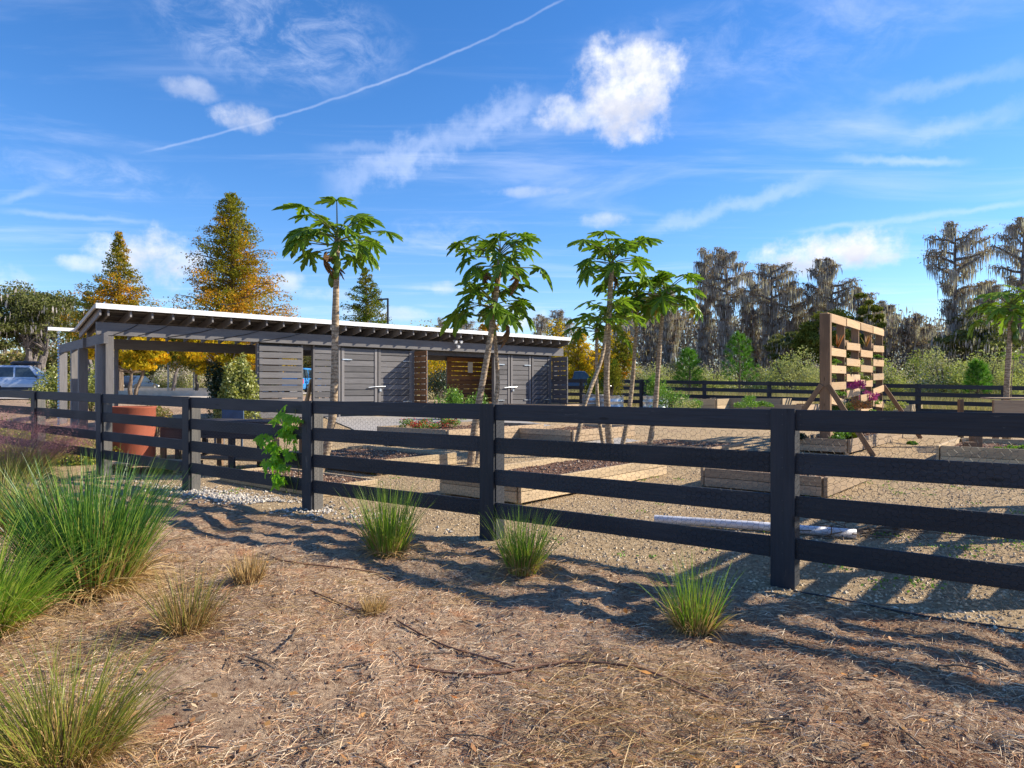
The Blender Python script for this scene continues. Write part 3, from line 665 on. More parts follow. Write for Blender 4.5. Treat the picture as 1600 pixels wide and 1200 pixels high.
# floodlight, cable loops, rain chain
mb = MB(); a = A_(712, .4); zc = zat(535, S(a, .4, 0).y); c = S(a, .36, zc)
for dx, dz in ((-.12, .05), (.12, .06), (0, -.12)):
    q = c+U*dx+Vector((0, 0, dz)); mb.tube([q, q-VV*.1+Vector((0, 0, -.03)), q-VV*.16+Vector((0, 0, -.05))], [.025, .05, .058], 8)
mb.box(c+VV*.03, (.12, .05, .12)); place('floodlight', mb.build('floodlight', [M_CARW]), Matrix.Identity(4), shelter)
mb = MB()
for px0, px1 in ((178, 216), (216, 262), (262, 335), (335, 404), (404, 470)):
    p0, p1 = S(A_(px0, .39), .39, zb+.02), S(A_(px1, .39), .39, zt-.01)
    mb.tube([p0, p0.lerp(p1, .35)+Vector((0, 0, -.02)), p0.lerp(p1, .7)+Vector((0, 0, -.03)), p1], .009, 4)
place('light_cable', mb.build('light_cable', [M_HOSEB]), Matrix.Identity(4), shelter)
mb = MB(); bb = DEP+.06; a = -.38
for i in range(30):
    z = roofz(DEP)-.1-i*.085; c = S(a, bb, z); mb.tube([c, c+Vector((0, 0, -.05)), c+Vector((0, 0, -.07))], [.012, .03, .018], 6)
rc = place('rain_chain', mb.build('rain_chain', [M_GALV]), Matrix.Identity(4), shelter)
# ------------------------------------------------------------ parking lot, walls behind the shelter
def sheet(name, x0, x1, y0, y1, dz, m_, n=40, kind='structure', shear=0.):
    xs = np.linspace(x0, x1, n); ys = np.linspace(y0, y1, n); XX, YY = np.meshgrid(xs, ys); XX = XX+shear*(YY-y0)
    idx = np.arange(n*n).reshape(n, n); Q = np.stack([idx[:-1, :-1], idx[:-1, 1:], idx[1:, 1:], idx[1:, :-1]], -1).reshape(-1, 4)
    ZZ = G(XX, YY)+dz
    o = bpy.data.objects.new(name, mesh_np(name, np.stack([XX, YY, ZZ], -1).reshape(-1, 3), Q, [m_], smooth=True)); link(o); tag(o, kind=kind); return o
M_LOT = mat('pale_crushed_shell_lot', lambda b: princ(b, b.ramp(b.noise(ocoord(b, False), .6, 8, .7), [(.3, (.34, .3, .26)), (.6, (.5, .45, .39)), (.8, (.42, .38, .34))]), .9, b.noise(ocoord(b, False), 20), .3, .02))
M_PATH = mat('grey_paver_path', lambda b: princ(b, b.ramp(b.noise(ocoord(b, False), 4, 6, .7), [(.3, (.26, .245, .235)), (.6, (.36, .335, .31)), (.8, (.3, .28, .27))]), .9, b.noise(ocoord(b, False), 60, 4), .5, .01))
sheet('parking_lot', -70, -14, 33, 62, .05, M_LOT)
sheet('path', -2.6, 3.4, 14.4, 22.5, .02, M_PATH, 24, shear=-.45)
for i, (px, py, Y, ln) in enumerate([(255, 604, 40, 9.), (300, 598, 58, 16.)]):
    c = at(px, Y); o = board('low_wall', (c.x-ln/2, Y, c.z+.16), (c.x+ln/2, Y, c.z+.16), .2, .36, M_CONC)
    tag(o, ['low pale kerb wall in the lot seen under the left of the shelter roof', 'long low wall at the back of the lot behind the yellow tree'][i], 'low wall')

# ------------------------------------------------------------ raised beds
BN = np.array([.64, .768]); BF = np.array([-.768, .64])
def raised_bed(C, lf, ln, h, label, m1=M_PINE, soil=True, courses=2, group='timber raised beds in the garden', chips=1600):
    C = Vector((C[0], C[1], 0)); f = Vector((*BF, 0)); n = Vector((*BN, 0)); zg = min(g(*(C+f*lf*i+n*ln*j)[:2]) for i in (0, 1) for j in (0, 1))
    zm = max(g(*(C+f*lf*i+n*ln*j)[:2]) for i in (0, 1) for j in (0, 1)); zg = (zg+zm)/2
    o = thing('raised_bed', C+Vector((0, 0, zg)), label, 'raised bed', group)
    hh = h/courses; t = .045
    for k in range(courses):
        z = zg+(k+.5)*hh
        for p0, p1 in ((C+f*t, C+f*(lf-t)), (C+n*ln+f*t, C+n*ln+f*(lf-t)), (C, C+n*ln), (C+f*lf, C+f*lf+n*ln)):
            e = (p1-p0).normalized()*0
            # keep board centres inside the outline
            board('plank', p0+Vector((0, 0, z))+e, p1+Vector((0, 0, z))-e, t, hh-.006, m1, o)
    for i in (0, 1):
        for j in (0, 1):
            q = C+f*(.07+(lf-.14)*i)+n*(.07+(ln-.14)*j); board('corner_stake', q+Vector((0, 0, zg-.05)), q+Vector((0, 0, zg+h-.02)), .08, .08, m1, o)
    if soil:
        nf, nn_ = 14, 20; us = np.linspace(.03, lf-.03, nf); vs = np.linspace(.03, ln-.03, nn_); UU, W_ = np.meshgrid(us, vs)
        XX = C.x+BF[0]*UU+BN[0]*W_; YY = C.y+BF[1]*UU+BN[1]*W_; ZZ = zg+h*.72+.05*vnoise(XX, YY, 3, 4)+.03*vnoise(XX, YY, 9, 4)
        idx = np.arange(nf*nn_).reshape(nn_, nf); Q = np.stack([idx[:-1, :-1], idx[:-1, 1:], idx[1:, 1:], idx[1:, :-1]], -1).reshape(-1, 4)
        place('soil', mesh_np('soil', np.stack([XX, YY, ZZ], -1).reshape(-1, 3), Q, [M_SOIL], smooth=True), Matrix.Identity(4), o)
        if chips:
            u_, v_ = rng.random(chips)*(lf-.12)+.06, rng.random(chips)*(ln-.12)+.06; XX = C.x+BF[0]*u_+BN[0]*v_; YY = C.y+BF[1]*u_+BN[1]*v_
            ZZ = zg+h*.72+.05*vnoise(XX, YY, 3, 4)+.03*vnoise(XX, YY, 9, 4)+.004; V, T, R_ = stones(np.stack([XX, YY, ZZ], -1), .008+.022*rng.random(chips)**2)
            place('bark_chips', mesh_np('bark_chips', V, T, [L_CHIP], rnd=R_), Matrix.Identity(4), o)['kind'] = 'stuff'
    return o, zg+h
def fit(C, d, px): r = (px-800)/F; return (C[0]-r*C[1])/(r*d[1]-d[0])
def bed_from(px, py, pl, pr_or_len, h, label, **k):
    C = ground_at(px, py); lf = fit(C, BF, pl); ln = pr_or_len if pr_or_len < 20 else fit(C, BN, pr_or_len)
    return raised_bed((C.x, C.y), lf, ln, h, label, **k), C, lf, ln
BEDS = []
def bx(*a, **k): r_ = bed_from(*a, **k); BEDS.append(r_); return r_
bx(812, 791, 689, 3.6, .26, 'low timber raised bed of bark soil behind the fence bay right of the middle post', m1=M_PINE)
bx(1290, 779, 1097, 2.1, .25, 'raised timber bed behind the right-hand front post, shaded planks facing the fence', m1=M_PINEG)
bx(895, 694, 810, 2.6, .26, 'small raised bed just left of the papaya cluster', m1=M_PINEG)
bx(592, 744, 452, 712, .2, 'wide raised bed of red-brown bark behind the bay left of the middle post', m1=M_PINE)
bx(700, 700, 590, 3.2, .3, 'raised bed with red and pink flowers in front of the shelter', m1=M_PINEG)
bx(500, 777, 345, .9, .14, 'low plank-edged bed right behind the fence under the vine', m1=M_PINE)
bx(1110, 712, 975, 1.6, .12, 'thin plank edging at the foot of the papaya cluster', m1=M_PINEG)
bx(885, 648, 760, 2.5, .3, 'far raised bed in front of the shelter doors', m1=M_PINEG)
bx(1120, 646, 1020, 3.0, .5, 'far raised bed with greens right of the papaya cluster', m1=M_PINE)
bx(1222, 648, 1110, 4.0, .55, 'far raised bed with leafy greens left of the pallet wall', m1=M_PINE)
bx(1424, 655, 1392, 2.0, .5, 'small far raised bed with pale-leaved plants right of the pallet wall', m1=M_PINE)
bx(1255, 652, 1175, 2.5, .4, 'far long raised bed right in front of the far fence', m1=M_PINEG)
# bed under the pallet wall
CB = ground_at(1327, 712); rb = raised_bed((CB.x, CB.y), 1.0, 5.0, .26, 'narrow raised bed that the pallet planter wall stands in', m1=M_PINEG)
# bed at the right edge
CR = ground_at(1465, 730); CR2 = CR-Vector((*BF, 0))*3.8
raised_bed((CR2.x, CR2.y), 3.8, 2.6, .36, 'large raised bed cut by the right edge of the photo with timber blocks inside', m1=M_PINE)
for i, (a, b, hgt) in enumerate(((.18, 3.35, .3), (.55, 3.4, .42), (.95, 3.35, .5))):
    q = CR2+Vector((*BF, 0))*b+Vector((*BN, 0))*a; o = board('timber_block', q+Vector((0, 0, g(q.x, q.y)+.1)), q+Vector((0, 0, g(q.x, q.y)+hgt)), .14, .16, M_PALPOST)
    tag(o, ['short stub', 'middle stub', 'tallest stub'][i]+' of square timber standing in the corner of the right-edge raised bed', 'timber block', 'timber blocks in the right-edge bed')

# ------------------------------------------------------------ pallet planter walls
WD = Vector((.64, .768, 0)); WN = Vector((.768, -.64, 0))
def pallet_wall(P, label, bays=4, bw=1.19, topz=2.88, extra=True, m_=M_PALLET):
    P = Vector(P); zg = g(P.x, P.y); P = Vector((P.x, P.y, 0))
    o = thing('pallet_planter_wall', P+Vector((0, 0, zg)), label, 'pallet wall', 'pallet planter walls')
    def W(a, d, z): return P+WD*a+WN*d+Vector((0, 0, z))
    for k in range(bays+1):
        a = k*bw; wdt = .17 if k == 0 else .05
        place('post', board_mesh(topz-zg, wdt if k else .12, .2 if k == 0 else .16, M_PALPOST), Matrix.Translation(W(a, -.02 if k else 0, (topz+zg)/2))@frame((0, 0, 0), (0, 0, 1), tuple(WN))[0], o)
    for k in range(bays):
        off = (0, .18, .07, .24)[k % 4]; zs = [topz-.09, 2.12+off, 1.77+off, 1.43+off, 1.1+off, .76+off, .42+off]
        for j, z in enumerate(zs):
            if k == 1 and j == 5: continue
            e = .06 if k == 0 else .035
            tl = random.uniform(-.02, .02) if j < 4 else random.uniform(-.06, .06)
            board('plank', W(k*bw+e, .085, z-tl), W((k+1)*bw-.035, .085, z+tl), .024, .16, m_, o)
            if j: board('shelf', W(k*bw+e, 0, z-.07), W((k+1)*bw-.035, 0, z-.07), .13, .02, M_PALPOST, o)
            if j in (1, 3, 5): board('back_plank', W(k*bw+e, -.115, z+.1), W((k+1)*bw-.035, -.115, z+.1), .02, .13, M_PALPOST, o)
    board('top_cap', W(-.06, -.02, topz+.012), W(bays*bw+.04, -.02, topz+.012), .15, .022, m_, o)
    for a, s_, d in ((.0, 1, .9), (.0, -1, .95), (bays*bw, 1, .9)) if extra else ():
        f0 = W(a-.07 if a == 0 else a+.06, s_*d, 0); f0.z = g(f0.x, f0.y); board('brace', f0, W(a-.07 if a == 0 else a+.06, s_*.06, 1.45), .04, .1, M_PALPOST, o)
    return o, W
PW = Vector((CB.x, CB.y, 0))+Vector((*BF, 0))*.42
PW = Vector(((1290-800)/F*13.95, 13.95, 0))
pw, W1 = pallet_wall(PW, 'upright planter wall of orange-brown pallets with plants in its pockets')
pw2, W2 = pallet_wall((4.2, 4.55, 0), 'second pallet planter wall beyond the right edge that throws the striped shadow', bays=4, topz=2.3, extra=False)

# ------------------------------------------------------------ plants made of leaves
def leaf_blob(C, R, n, size, sub=8, flat=.8, clump=.38, low=-.2):
    """clumpy dome of leaves; C centre of base"""
    cs = rng.normal(size=(sub, 3)); cs /= np.linalg.norm(cs, axis=1)[:, None]; cs[:, 2] = np.abs(cs[:, 2])*.9+low*rng.random(sub); cs *= (.45+.4*rng.random((sub, 1)))
    w_ = rng.integers(0, sub, n); p = rng.normal(size=(n, 3)); p /= np.linalg.norm(p, axis=1)[:, None]; p *= clump*(.5+.6*rng.random((n, 1))); p[:, 2] *= flat
    P = (cs[w_]+p)*np.asarray(R)+np.asarray(C)
    rn = np.clip(.5+.28*rng.normal(size=n)+.25*(rng.random(sub)[w_]-.5), 0, 1)
    V, Q = rhombs(P, size*(.7+.6*rng.random(n)), size*.55*(.7+.6*rng.random(n)))
    return V, Q, rn
def shrub(name, loc, R, n, size, m_, label, cat='shrub', group=None, sub=10, extra=None, stem=True, clump=.38, low=-.2):
    o = thing(name, loc, label, cat, group); loc = Vector(loc); mb = MB()
    V, Q, r_ = leaf_blob(loc+Vector((0, 0, R[2]*.25)), R, n, size, sub, clump=clump, low=low); V[:, 2] = np.maximum(V[:, 2], loc.z+.005); mb.add(V, Q, rnd=r_)
    mats = [m_]
    if extra:
        me_, frac, esz = extra; V, Q, r_ = leaf_blob(loc+Vector((0, 0, R[2]*.32)), [q*1.06 for q in R], int(n*frac), esz, sub, clump=clump); V[:, 2] = np.maximum(V[:, 2], loc.z+.02); mb.add(V, Q, rnd=r_, m=1); mats.append(me_)
    place('foliage', mb.build('foliage', mats), Matrix.Identity(4), o)
    if stem:
        mb = MB()
        for _ in range(5):
            a = random.random()*6.28; e = loc+Vector((math.cos(a)*R[0]*.4, math.sin(a)*R[1]*.4, R[2]*.8)); mb.tube([loc, loc.lerp(e, .5)+Vector((0, 0, R[2]*.1)), e], [R[0]*.04+.01, R[0]*.025+.006, .004], 5)
        place('stem', mb.build('stem', [M_BARK]), Matrix.Identity(4), o)
    return o

# ------------------------------------------------------------ palmate leaves
def palmate(nl, depth, seed, droop=.45, fold=.1, teeth=True):
    r_ = random.Random(seed); V = [(0, 0, 0)]; T = []; R = []
    span = 280 if nl > 5 else 250; st = span/(nl-1) if nl > 1 else 0; outl = []
    for i in range(nl):
        th = -span/2+i*st; L = (1-.45*(abs(th)/(span/2))**1.6)*r_.uniform(.9, 1.08)
        hs = st/2
        pts = [(-hs, depth)] if i == 0 else [(-hs, depth*r_.uniform(.85, 1.15))]
        if teeth: pts += [(-hs*.62, .5*L), (-hs*.82, .74*L), (-hs*.3, .66*L), (-hs*.36, .86*L), (0, L), (hs*.36, .86*L), (hs*.3, .66*L), (hs*.82, .74*L), (hs*.62, .5*L)]
        else: pts += [(-hs*.75, .6*L), (-hs*.35, .8*L), (0, L), (hs*.35, .8*L), (hs*.75, .6*L)]
        for dt, rr in pts: outl.append((math.radians(th+dt), rr, dt/hs))
    outl.append((math.radians(span/2+hs), depth, 1))
    tw = r_.uniform(-.15, .15)
    for t_, rr, e in outl:
        x, y = rr*math.cos(t_), rr*math.sin(t_); V.append((x, y, -droop*rr*rr*(1+.25*math.sin(t_*3+seed))+fold*abs(e)*rr*.6+tw*y))
    for i in range(1, len(V)-1): T.append((0, i, i+1))
    return np.array(V), np.array(T)
def rotm(ax, a): return np.array(Matrix.Rotation(a, 3, ax))
_pl = {}
def papaya_leaf_mesh(kind, var):
    key = (kind, var)
    if key in _pl: return _pl[key]
    r_ = random.Random(hash(key) % 1000 if False else var*7+{'up': 1, 'mid': 2, 'low': 3, 'dead': 4, 'yel': 5, 'bup': 6, 'bmid': 7}[kind])
    el = {'up': 46, 'mid': 18, 'low': -6, 'dead': -25, 'yel': 0, 'bup': 48, 'bmid': 16}[kind]+r_.uniform(-8, 8); L = r_.uniform(.45, .88)
    if kind in ('up', 'bup'): L *= .85
    if kind == 'dead': L *= .6
    e = math.radians(el); mb = MB(); p = np.array([0, 0, 0.]); pts = [p]; 
    for i in range(5): pts.append(pts[-1]+np.array([math.cos(e), 0, math.sin(e)])*L/5); e -= math.radians(5 if el > 10 else -2)
    mb.tube(pts, np.linspace(.014, .008, 6), 5, m=0)
    V, T = palmate(7 if kind != 'dead' else 7, .4, var*3+len(kind), droop={'up': .42, 'mid': .52, 'low': .62, 'dead': 1.2, 'yel': .8, 'bup': .3, 'bmid': .4}[kind])
    sz = r_.uniform(.34, .47)*(1 if kind != 'dead' else .8)
    if kind == 'dead': V[:, 1] *= .3
    V = V*sz; tilt = {'up': .0, 'mid': .22, 'low': .55, 'dead': 1.35, 'yel': .9, 'bup': .05, 'bmid': .3}[kind]+r_.uniform(-.15, .15)
    V = V@rotm('Y', tilt).T@rotm('X', r_.uniform(-.45, .45)).T+pts[-1]
    mb.add(V, None, T, rnd=np.clip(.5+.25*np.sin(np.arange(len(T))*.9)+.2*rng.normal(size=len(T)), 0, 1), m=1)
    lm = {'up': L_PAP, 'mid': L_PAP, 'low': L_PAP, 'dead': L_DEAD, 'yel': L_PAPY, 'bup': L_PAPB, 'bmid': L_PAPB}[kind]
    me = mb.build('papaya_leaf', [M_STEM if kind != 'dead' else M_BARK, lm]); _pl[key] = me; return me
def papaya(path, r0, label, counts, scale=1., fruit=0, bright=False, seed=0, spread=1.):
    """path: list of (px, py, Y) from base to crown"""
    r_ = random.Random(seed)
    P = []
    for i, (px, py, Y) in enumerate(path):
        P.append(Vector(((px-800)/F*Y, Y, zat(py, Y) if i else g((px-800)/F*Y, Y)-.05)))
    o = thing('papaya_tree', P[0], label, 'papaya tree', 'papaya trees in the garden')
    # smooth the path
    Q = []
    for i in range(len(P)-1):
        for t in (0, .25, .5, .75): Q.append(P[i].lerp(P[i+1], t))
    Q.append(P[-1]); A = np.array([tuple(q) for q in Q])
    for _ in range(2): A[1:-1] = (A[:-2]+2*A[1:-1]+A[2:])/4
    mb = MB(); mb.tube(A, np.linspace(r0*.84, r0*.52, len(A))*(1+.05*rng.normal(size=len(A))), 10); top = Vector(A[-1])
    place('trunk', mb.build('trunk', [M_PAPTRUNK], True), Matrix.Identity(4), o)
    a = r_.random()*6.28; kinds = []
    for kd, c in counts: kinds += [kd]*(int(c*1.55+.5) if kd in ('up', 'mid', 'low') else c)
    for i, kd in enumerate(kinds):
        a += 2.399; v = r_.randrange(3)
        if bright and kd in ('up', 'mid'): kd = 'b'+kd
        dz = {'up': .06, 'bup': .06, 'mid': -.03, 'bmid': -.03, 'low': -.13, 'yel': -.16, 'dead': -.25}[kd]*scale
        sc = scale*.86*r_.uniform(.8, 1.15)
        M = Matrix.Translation(top+Vector((0, 0, dz+r_.uniform(-.05, .05))))@Matrix.Rotation(a+r_.uniform(-.25, .25), 4, 'Z')@Matrix.Rotation(r_.uniform(-.12, .12), 4, 'Y')@Matrix.Diagonal((sc*spread, sc, sc, 1))
        place('dead_leaf' if kd == 'dead' else 'leaf', papaya_leaf_mesh(kd, v), M, o)
    for i in range(fruit):
        aa = r_.random()*6.28; c = top+Vector((math.cos(aa)*.09, math.sin(aa)*.09, -.3-.12*i)); mb = MB(); mb.tube([c+Vector((0, 0, .12)), c+Vector((0, 0, .08)), c, c+Vector((0, 0, -.08)), c+Vector((0, 0, -.13))], [.012, .04, .062, .05, .01], 8)
        place('fruit', mb.build('fruit', [L_PAP], True), Matrix.Identity(4), o)
    return o
papaya([(497, 735, 11), (514, 690, 11), (522, 635, 11), (524, 500, 11), (527, 372, 11)], .088, 'tallest papaya tree at left with straight trunk in front of the shelter', [('up', 5), ('mid', 8), ('low', 5), ('dead', 2)], 1.0, 4, seed=4, spread=1.08)
papaya([(735, 728, 11.8), (740, 680, 11.8), (748, 630, 11.8), (768, 520, 11.8), (782, 400, 11.9)], .085, 'papaya tree leaning right over the middle of the shelter with hanging dead leaves', [('up', 6), ('mid', 7), ('low', 3), ('dead', 4)], .95, 0, seed=5)
papaya([(741, 726, 12.1), (772, 640, 12.3), (779, 600, 12.4), (773, 520, 12.3), (769, 478, 12.2)], .06, 'slimmer papaya tree crossing behind the leaning one, crown beneath its neighbour', [('up', 5), ('mid', 7), ('low', 5), ('dead', 1)], 1.0, 2, seed=8)
papaya([(955, 716, 13), (950, 660, 13), (947, 600, 13), (951, 500, 13), (956, 410, 13)], .085, 'tallest papaya tree of the right cluster with a dark green crown', [('up', 7), ('mid', 7), ('low', 3), ('dead', 1)], .98, 1, seed=12)
papaya([(893, 735, 12), (903, 680, 12), (915, 625, 12.2), (942, 560, 12.6), (949, 500, 12.7)], .055, 'bent papaya tree at the left of the cluster, leaning trunk and bright low crown', [('up', 5), ('mid', 8)], .8, 0, True, seed=14)
papaya([(946, 716, 13.3), (936, 660, 13.4), (932, 600, 13.5), (932, 512, 13.6)], .05, 'short thin papaya tree with low crown just right of the shelter end', [('up', 4), ('mid', 6), ('low', 3)], .75, 0, seed=17)
papaya([(970, 708, 13.8), (982, 650, 13.9), (988, 600, 14), (994, 520, 14), (995, 462, 14)], .06, 'papaya tree between the tallest and the rightmost of the cluster', [('up', 5), ('mid', 7), ('low', 5), ('yel', 2)], .92, 0, seed=21)
papaya([(1012, 712, 13.6), (1023, 650, 13.7), (1028, 580, 13.8), (1034, 500, 13.8), (1040, 462, 13.8)], .066, 'rightmost papaya tree of the cluster with pale straight trunk', [('up', 5), ('mid', 8), ('low', 5), ('yel', 1)], .92, 0, seed=23)
papaya([(1571, 640, 15.5), (1573, 600, 15.5), (1577, 540, 15.5), (1580, 482, 15.5)], .085, 'papaya tree at the right edge with dense bright flat crown and fruit', [('up', 9), ('mid', 12), ('low', 4)], .9, 4, True, seed=27)

# ------------------------------------------------------------ grass clumps
def clump(px, py, label, hgt, rad, n, m_, wd=.004, spread=.5, droop=.55, dry=.3, name='grass_clump', lean=(0, 0), m2=None, group='grass clumps in the mulch'):
    C = ground_at(px, py); C.z = g(C.x, C.y); n0 = int(n*(1-dry)); mb = MB()
    for m_i, cnt, hs in ((0, n0, 1.), (1, n-n0, .6)):
        if cnt < 1: continue
        a = rng.random(cnt)*6.283; rr = rad*np.sqrt(rng.random(cnt)); P = np.stack([C.x+np.cos(a)*rr, C.y+np.sin(a)*rr, np.full(cnt, C.z-.01)], -1)
        sp = spread*(rr/rad)*(.6+.8*rng.random(cnt))*(1 if m_i == 0 else 1.5); D = np.stack([np.cos(a)*sp+lean[0]+.12*rng.normal(size=cnt), np.sin(a)*sp+lean[1]+.12*rng.normal(size=cnt), np.ones(cnt)], -1)
        L = hgt*hs*(.35+.75*rng.random(cnt)**.7); V, Q, R = blades(P, D, L, wd*(.6+.8*rng.random(cnt)), droop*(.4+.9*rng.random(cnt))*(1 if m_i == 0 else 1.7), 5)
        sg_ = np.repeat(np.arange(5), cnt); R = np.clip(R*.85+np.array([.55, .3, .1, 0, 0])[sg_]*(m_i == 0)+.06*rng.normal(size=len(R)), 0, 1); mb.add(V, Q, rnd=R, m=m_i)
    cnt = int(n*.22); a = rng.random(cnt)*6.283; rr = rad*1.25*np.sqrt(rng.random(cnt)); P = np.stack([C.x+np.cos(a)*rr, C.y+np.sin(a)*rr, np.full(cnt, C.z+.01+.05*hgt)], -1)
    a2 = a+.9*rng.normal(size=cnt); V, Q, R = blades(P, np.stack([np.cos(a2), np.sin(a2), .1+.45*rng.random(cnt)], -1), hgt*(.15+.4*rng.random(cnt)), wd*.8, .9, 4); V[:, 2] = np.maximum(V[:, 2], C.z-.02); mb.add(V, Q, rnd=R, m=1)
    o = bpy.data.objects.new(name, mb.build(name, [m_, m2 or L_STRAW])); link(o); return tag(o, label, 'grass clump', group)
clump(138, 925, 'large dark green grass clump on the left, the biggest in view', .92, .25, 2600, L_GRASSD, .0085, .36, .42, .34)
clump(-35, 985, 'bright green grass clump cut by the left edge', .74, .22, 1300, L_GRASS, .007, .85, .7, .2)
clump(-8, 830, 'yellow-green grass clump at the far left edge behind the dark one', .75, .3, 1300, L_GRASSY, .007, .6, .6, .35)
clump(606, 868, 'green upright grass clump left of the middle fence post', .62, .12, 700, L_GRASS, .006, .34, .3, .35)
clump(816, 893, 'green upright grass clump in front of the middle fence post', .5, .1, 560, L_GRASS, .0055, .36, .35, .38)
clump(1086, 985, 'green and straw grass clump left of the right-hand fence post', .42, .1, 520, L_GRASS, .0055, .4, .35, .6)
clump(290, 985, 'thin yellowish grass clump right of the large dark green one', .42, .1, 420, L_GRASSB, .005, .5, .4, .5)
clump(388, 907, 'small cut brown tuft beside the drip tube', .22, .09, 330, L_STRAW, .005, .35, .3, .3, 'grass_tuft')
clump(583, 957, 'smallest straw-coloured tuft in the middle of the mulch', .15, .06, 240, L_STRAW, .004, .45, .4, .4, 'grass_tuft')
clump(95, 1188, 'yellow-brown grass clump in the bottom left corner', .44, .16, 1300, L_GRASSM, .004, .7, .6, .5)
clump(20, 745, 'low yellow grass under the pink plumes', .7, .45, 1100, L_GRASSY, .006, .7, .6, .3)
clump(360, 740, 'weedy low grass at the foot of the second fence post', .25, .2, 160, L_GRASS, .005, .8, .6, .5)
# pink muhly plumes
C = ground_at(22, 738); mb = MB(); n = 1100
a = rng.random(n)*6.283; rr = .4*np.sqrt(rng.random(n)); P = np.stack([C.x+np.cos(a)*rr, C.y+np.sin(a)*rr, np.full(n, g(C.x, C.y))], -1)
D = np.stack([np.cos(a)*.5+.35, np.sin(a)*.5-.05, np.ones(n)], -1)+.12*rng.normal(size=(n, 3))
V, Q, R = blades(P, D, .7+.5*rng.random(n), .002, .5, 6); mb.add(V, Q, rnd=R)
tips = V.reshape(n, -1, 3)[:, 8:, :].mean(1); k = 26; tp = np.repeat(tips, k, 0)+rng.normal(size=(n*k, 3))*np.array([.11, .11, .07])
V, Q = rhombs(tp, .028, .0042); mb.add(V, Q, rnd=rng.random(n*k))
o = bpy.data.objects.new('muhly_grass', mb.build('muhly_grass', [L_MUHLY])); link(o); tag(o, 'hazy pink muhly grass plumes against the left fence bays', 'muhly grass')

# ------------------------------------------------------------ vine on the fence
vp = FP(2*SP-.28, .06, 0); vine = thing('climbing_vine', FP(SP*1.2, .03, 0), 'bright green lobed-leaf vine hanging on the fence beside the second big post', 'vine')
vm = []
for i in range(3):
    V, T = palmate(5, .5, 40+i, droop=.35, fold=.12, teeth=True); mb = MB(); mb.add(V*.095, None, T, rnd=np.clip(.5+.3*rng.normal(size=len(T))*.6, 0, 1)); vm.append(mb.build('vine_leaf', [L_VINE]))
def fs(px):   # fence coordinate s seen at pixel column px
    r = (px-800)/F; return (fx0-r*fy0)/(r*FD[1]-FD[0])
pts = []
for px, py, n, w_, h_ in ((455, 650, 11, 18, 12), (430, 690, 16, 16, 16), (440, 720, 18, 16, 14), (462, 700, 10, 10, 22), (445, 748, 12, 14, 10), (466, 660, 6, 8, 12), (455, 675, 8, 14, 10)):
    for _ in range(n): pts.append((px+random.gauss(0, w_*.5), py+random.gauss(0, h_*.5)))
for px, py in pts:
    s = fs(px); q = FP(s, 0, 0); z = zat(py, q.y); q = FP(s, .05+.09*random.random(), 0); q.z = z
    M = Matrix.Translation(q)@Matrix.Rotation(random.uniform(-.7, .7)-2.2, 4, 'Z')@Matrix.Rotation(random.uniform(.5, 1.3), 4, 'Y')@Matrix.Scale(random.uniform(.75, 1.25), 4)
    place('leaf', random.choice(vm), M, vine)
mb = MB()
for px0, px1 in ((448, 452), (460, 440), (470, 462)):
    P = []
    for t in np.linspace(0, 1, 7):
        px = px0+(px1-px0)*t+4*math.sin(t*9+px0); py = 770-130*t; s = fs(px); q = FP(s, .035, 0); q.z = zat(py, q.y); P.append(q)
    mb.tube(P, .005, 5)
place('stem', mb.build('stem', [M_STEM]), Matrix.Identity(4), vine)

# ------------------------------------------------------------ pipes and drip tubes
A0 = ground_at(1023, 818); A1 = ground_at(1338, 842)
mb = MB(); P = [Vector((A0.x, A0.y, g(A0.x, A0.y)+.045)), Vector(((A0.x+A1.x)/2, (A0.y+A1.y)/2, .05)), Vector((A1.x, A1.y, g(A1.x, A1.y)+.045))]
mb.tube(P, .042, 14); mb.tube(P[::-1], .036, 14, cap=False)
pp = bpy.data.objects.new('plastic_pipe', mb.build('plastic_pipe', [M_PVC], True)); link(pp); tag(pp, 'long grey-white plastic pipe lying on the gravel behind the right post', 'pipe')
def tubeline(pts, r, m_, label):
    P = []
    for i in range(len(pts)-1):
        for t in (0, .33, .66): P.append([pts[i][0]*(1-t)+pts[i+1][0]*t, pts[i][1]*(1-t)+pts[i+1][1]*t])
    P.append(pts[-1]); A = np.array(P, float)
    for _ in range(2): A[1:-1] = (A[:-2]+2*A[1:-1]+A[2:])/4
    W3 = [ground_at(*p) for p in A]; mb = MB(); mb.tube([Vector((q.x, q.y, g(q.x, q.y)+r+.006)) for q in W3], r, 7)
    o = bpy.data.objects.new('drip_tube', mb.build('drip_tube', [m_], True)); link(o); tag(o, label, 'drip tube')
tubeline([(418, 873), (460, 882), (520, 888), (590, 896), (612, 908)], .0055, M_HOSE, 'brown drip tube from the small brown tuft towards the middle grass clump')
tubeline([(620, 972), (655, 993), (700, 1015), (750, 1028), (805, 1045)], .0055, M_HOSE, 'brown drip tube running down right from the smallest tuft')
tubeline([(640, 1043), (680, 1052), (740, 1060), (800, 1052), (850, 1042), (900, 1038), (960, 1040), (1010, 1050), (1060, 1072), (1120, 1100)], .0065, M_HOSE, 'long curved brown drip tube across the middle foreground')
tubeline([(960, 915), (1000, 925), (1032, 932)], .0055, M_HOSE, 'short brown drip tube between the two right grass clumps')
tubeline([(1240, 926), (1320, 940), (1420, 962), (1500, 975), (1640, 992)], .006, M_HOSEB, 'thin black drip tube in the shade at the right edge')
tubeline([(485, 925), (520, 940), (560, 958)], .005, M_HOSE, 'faint brown drip tube left of the smallest tuft')

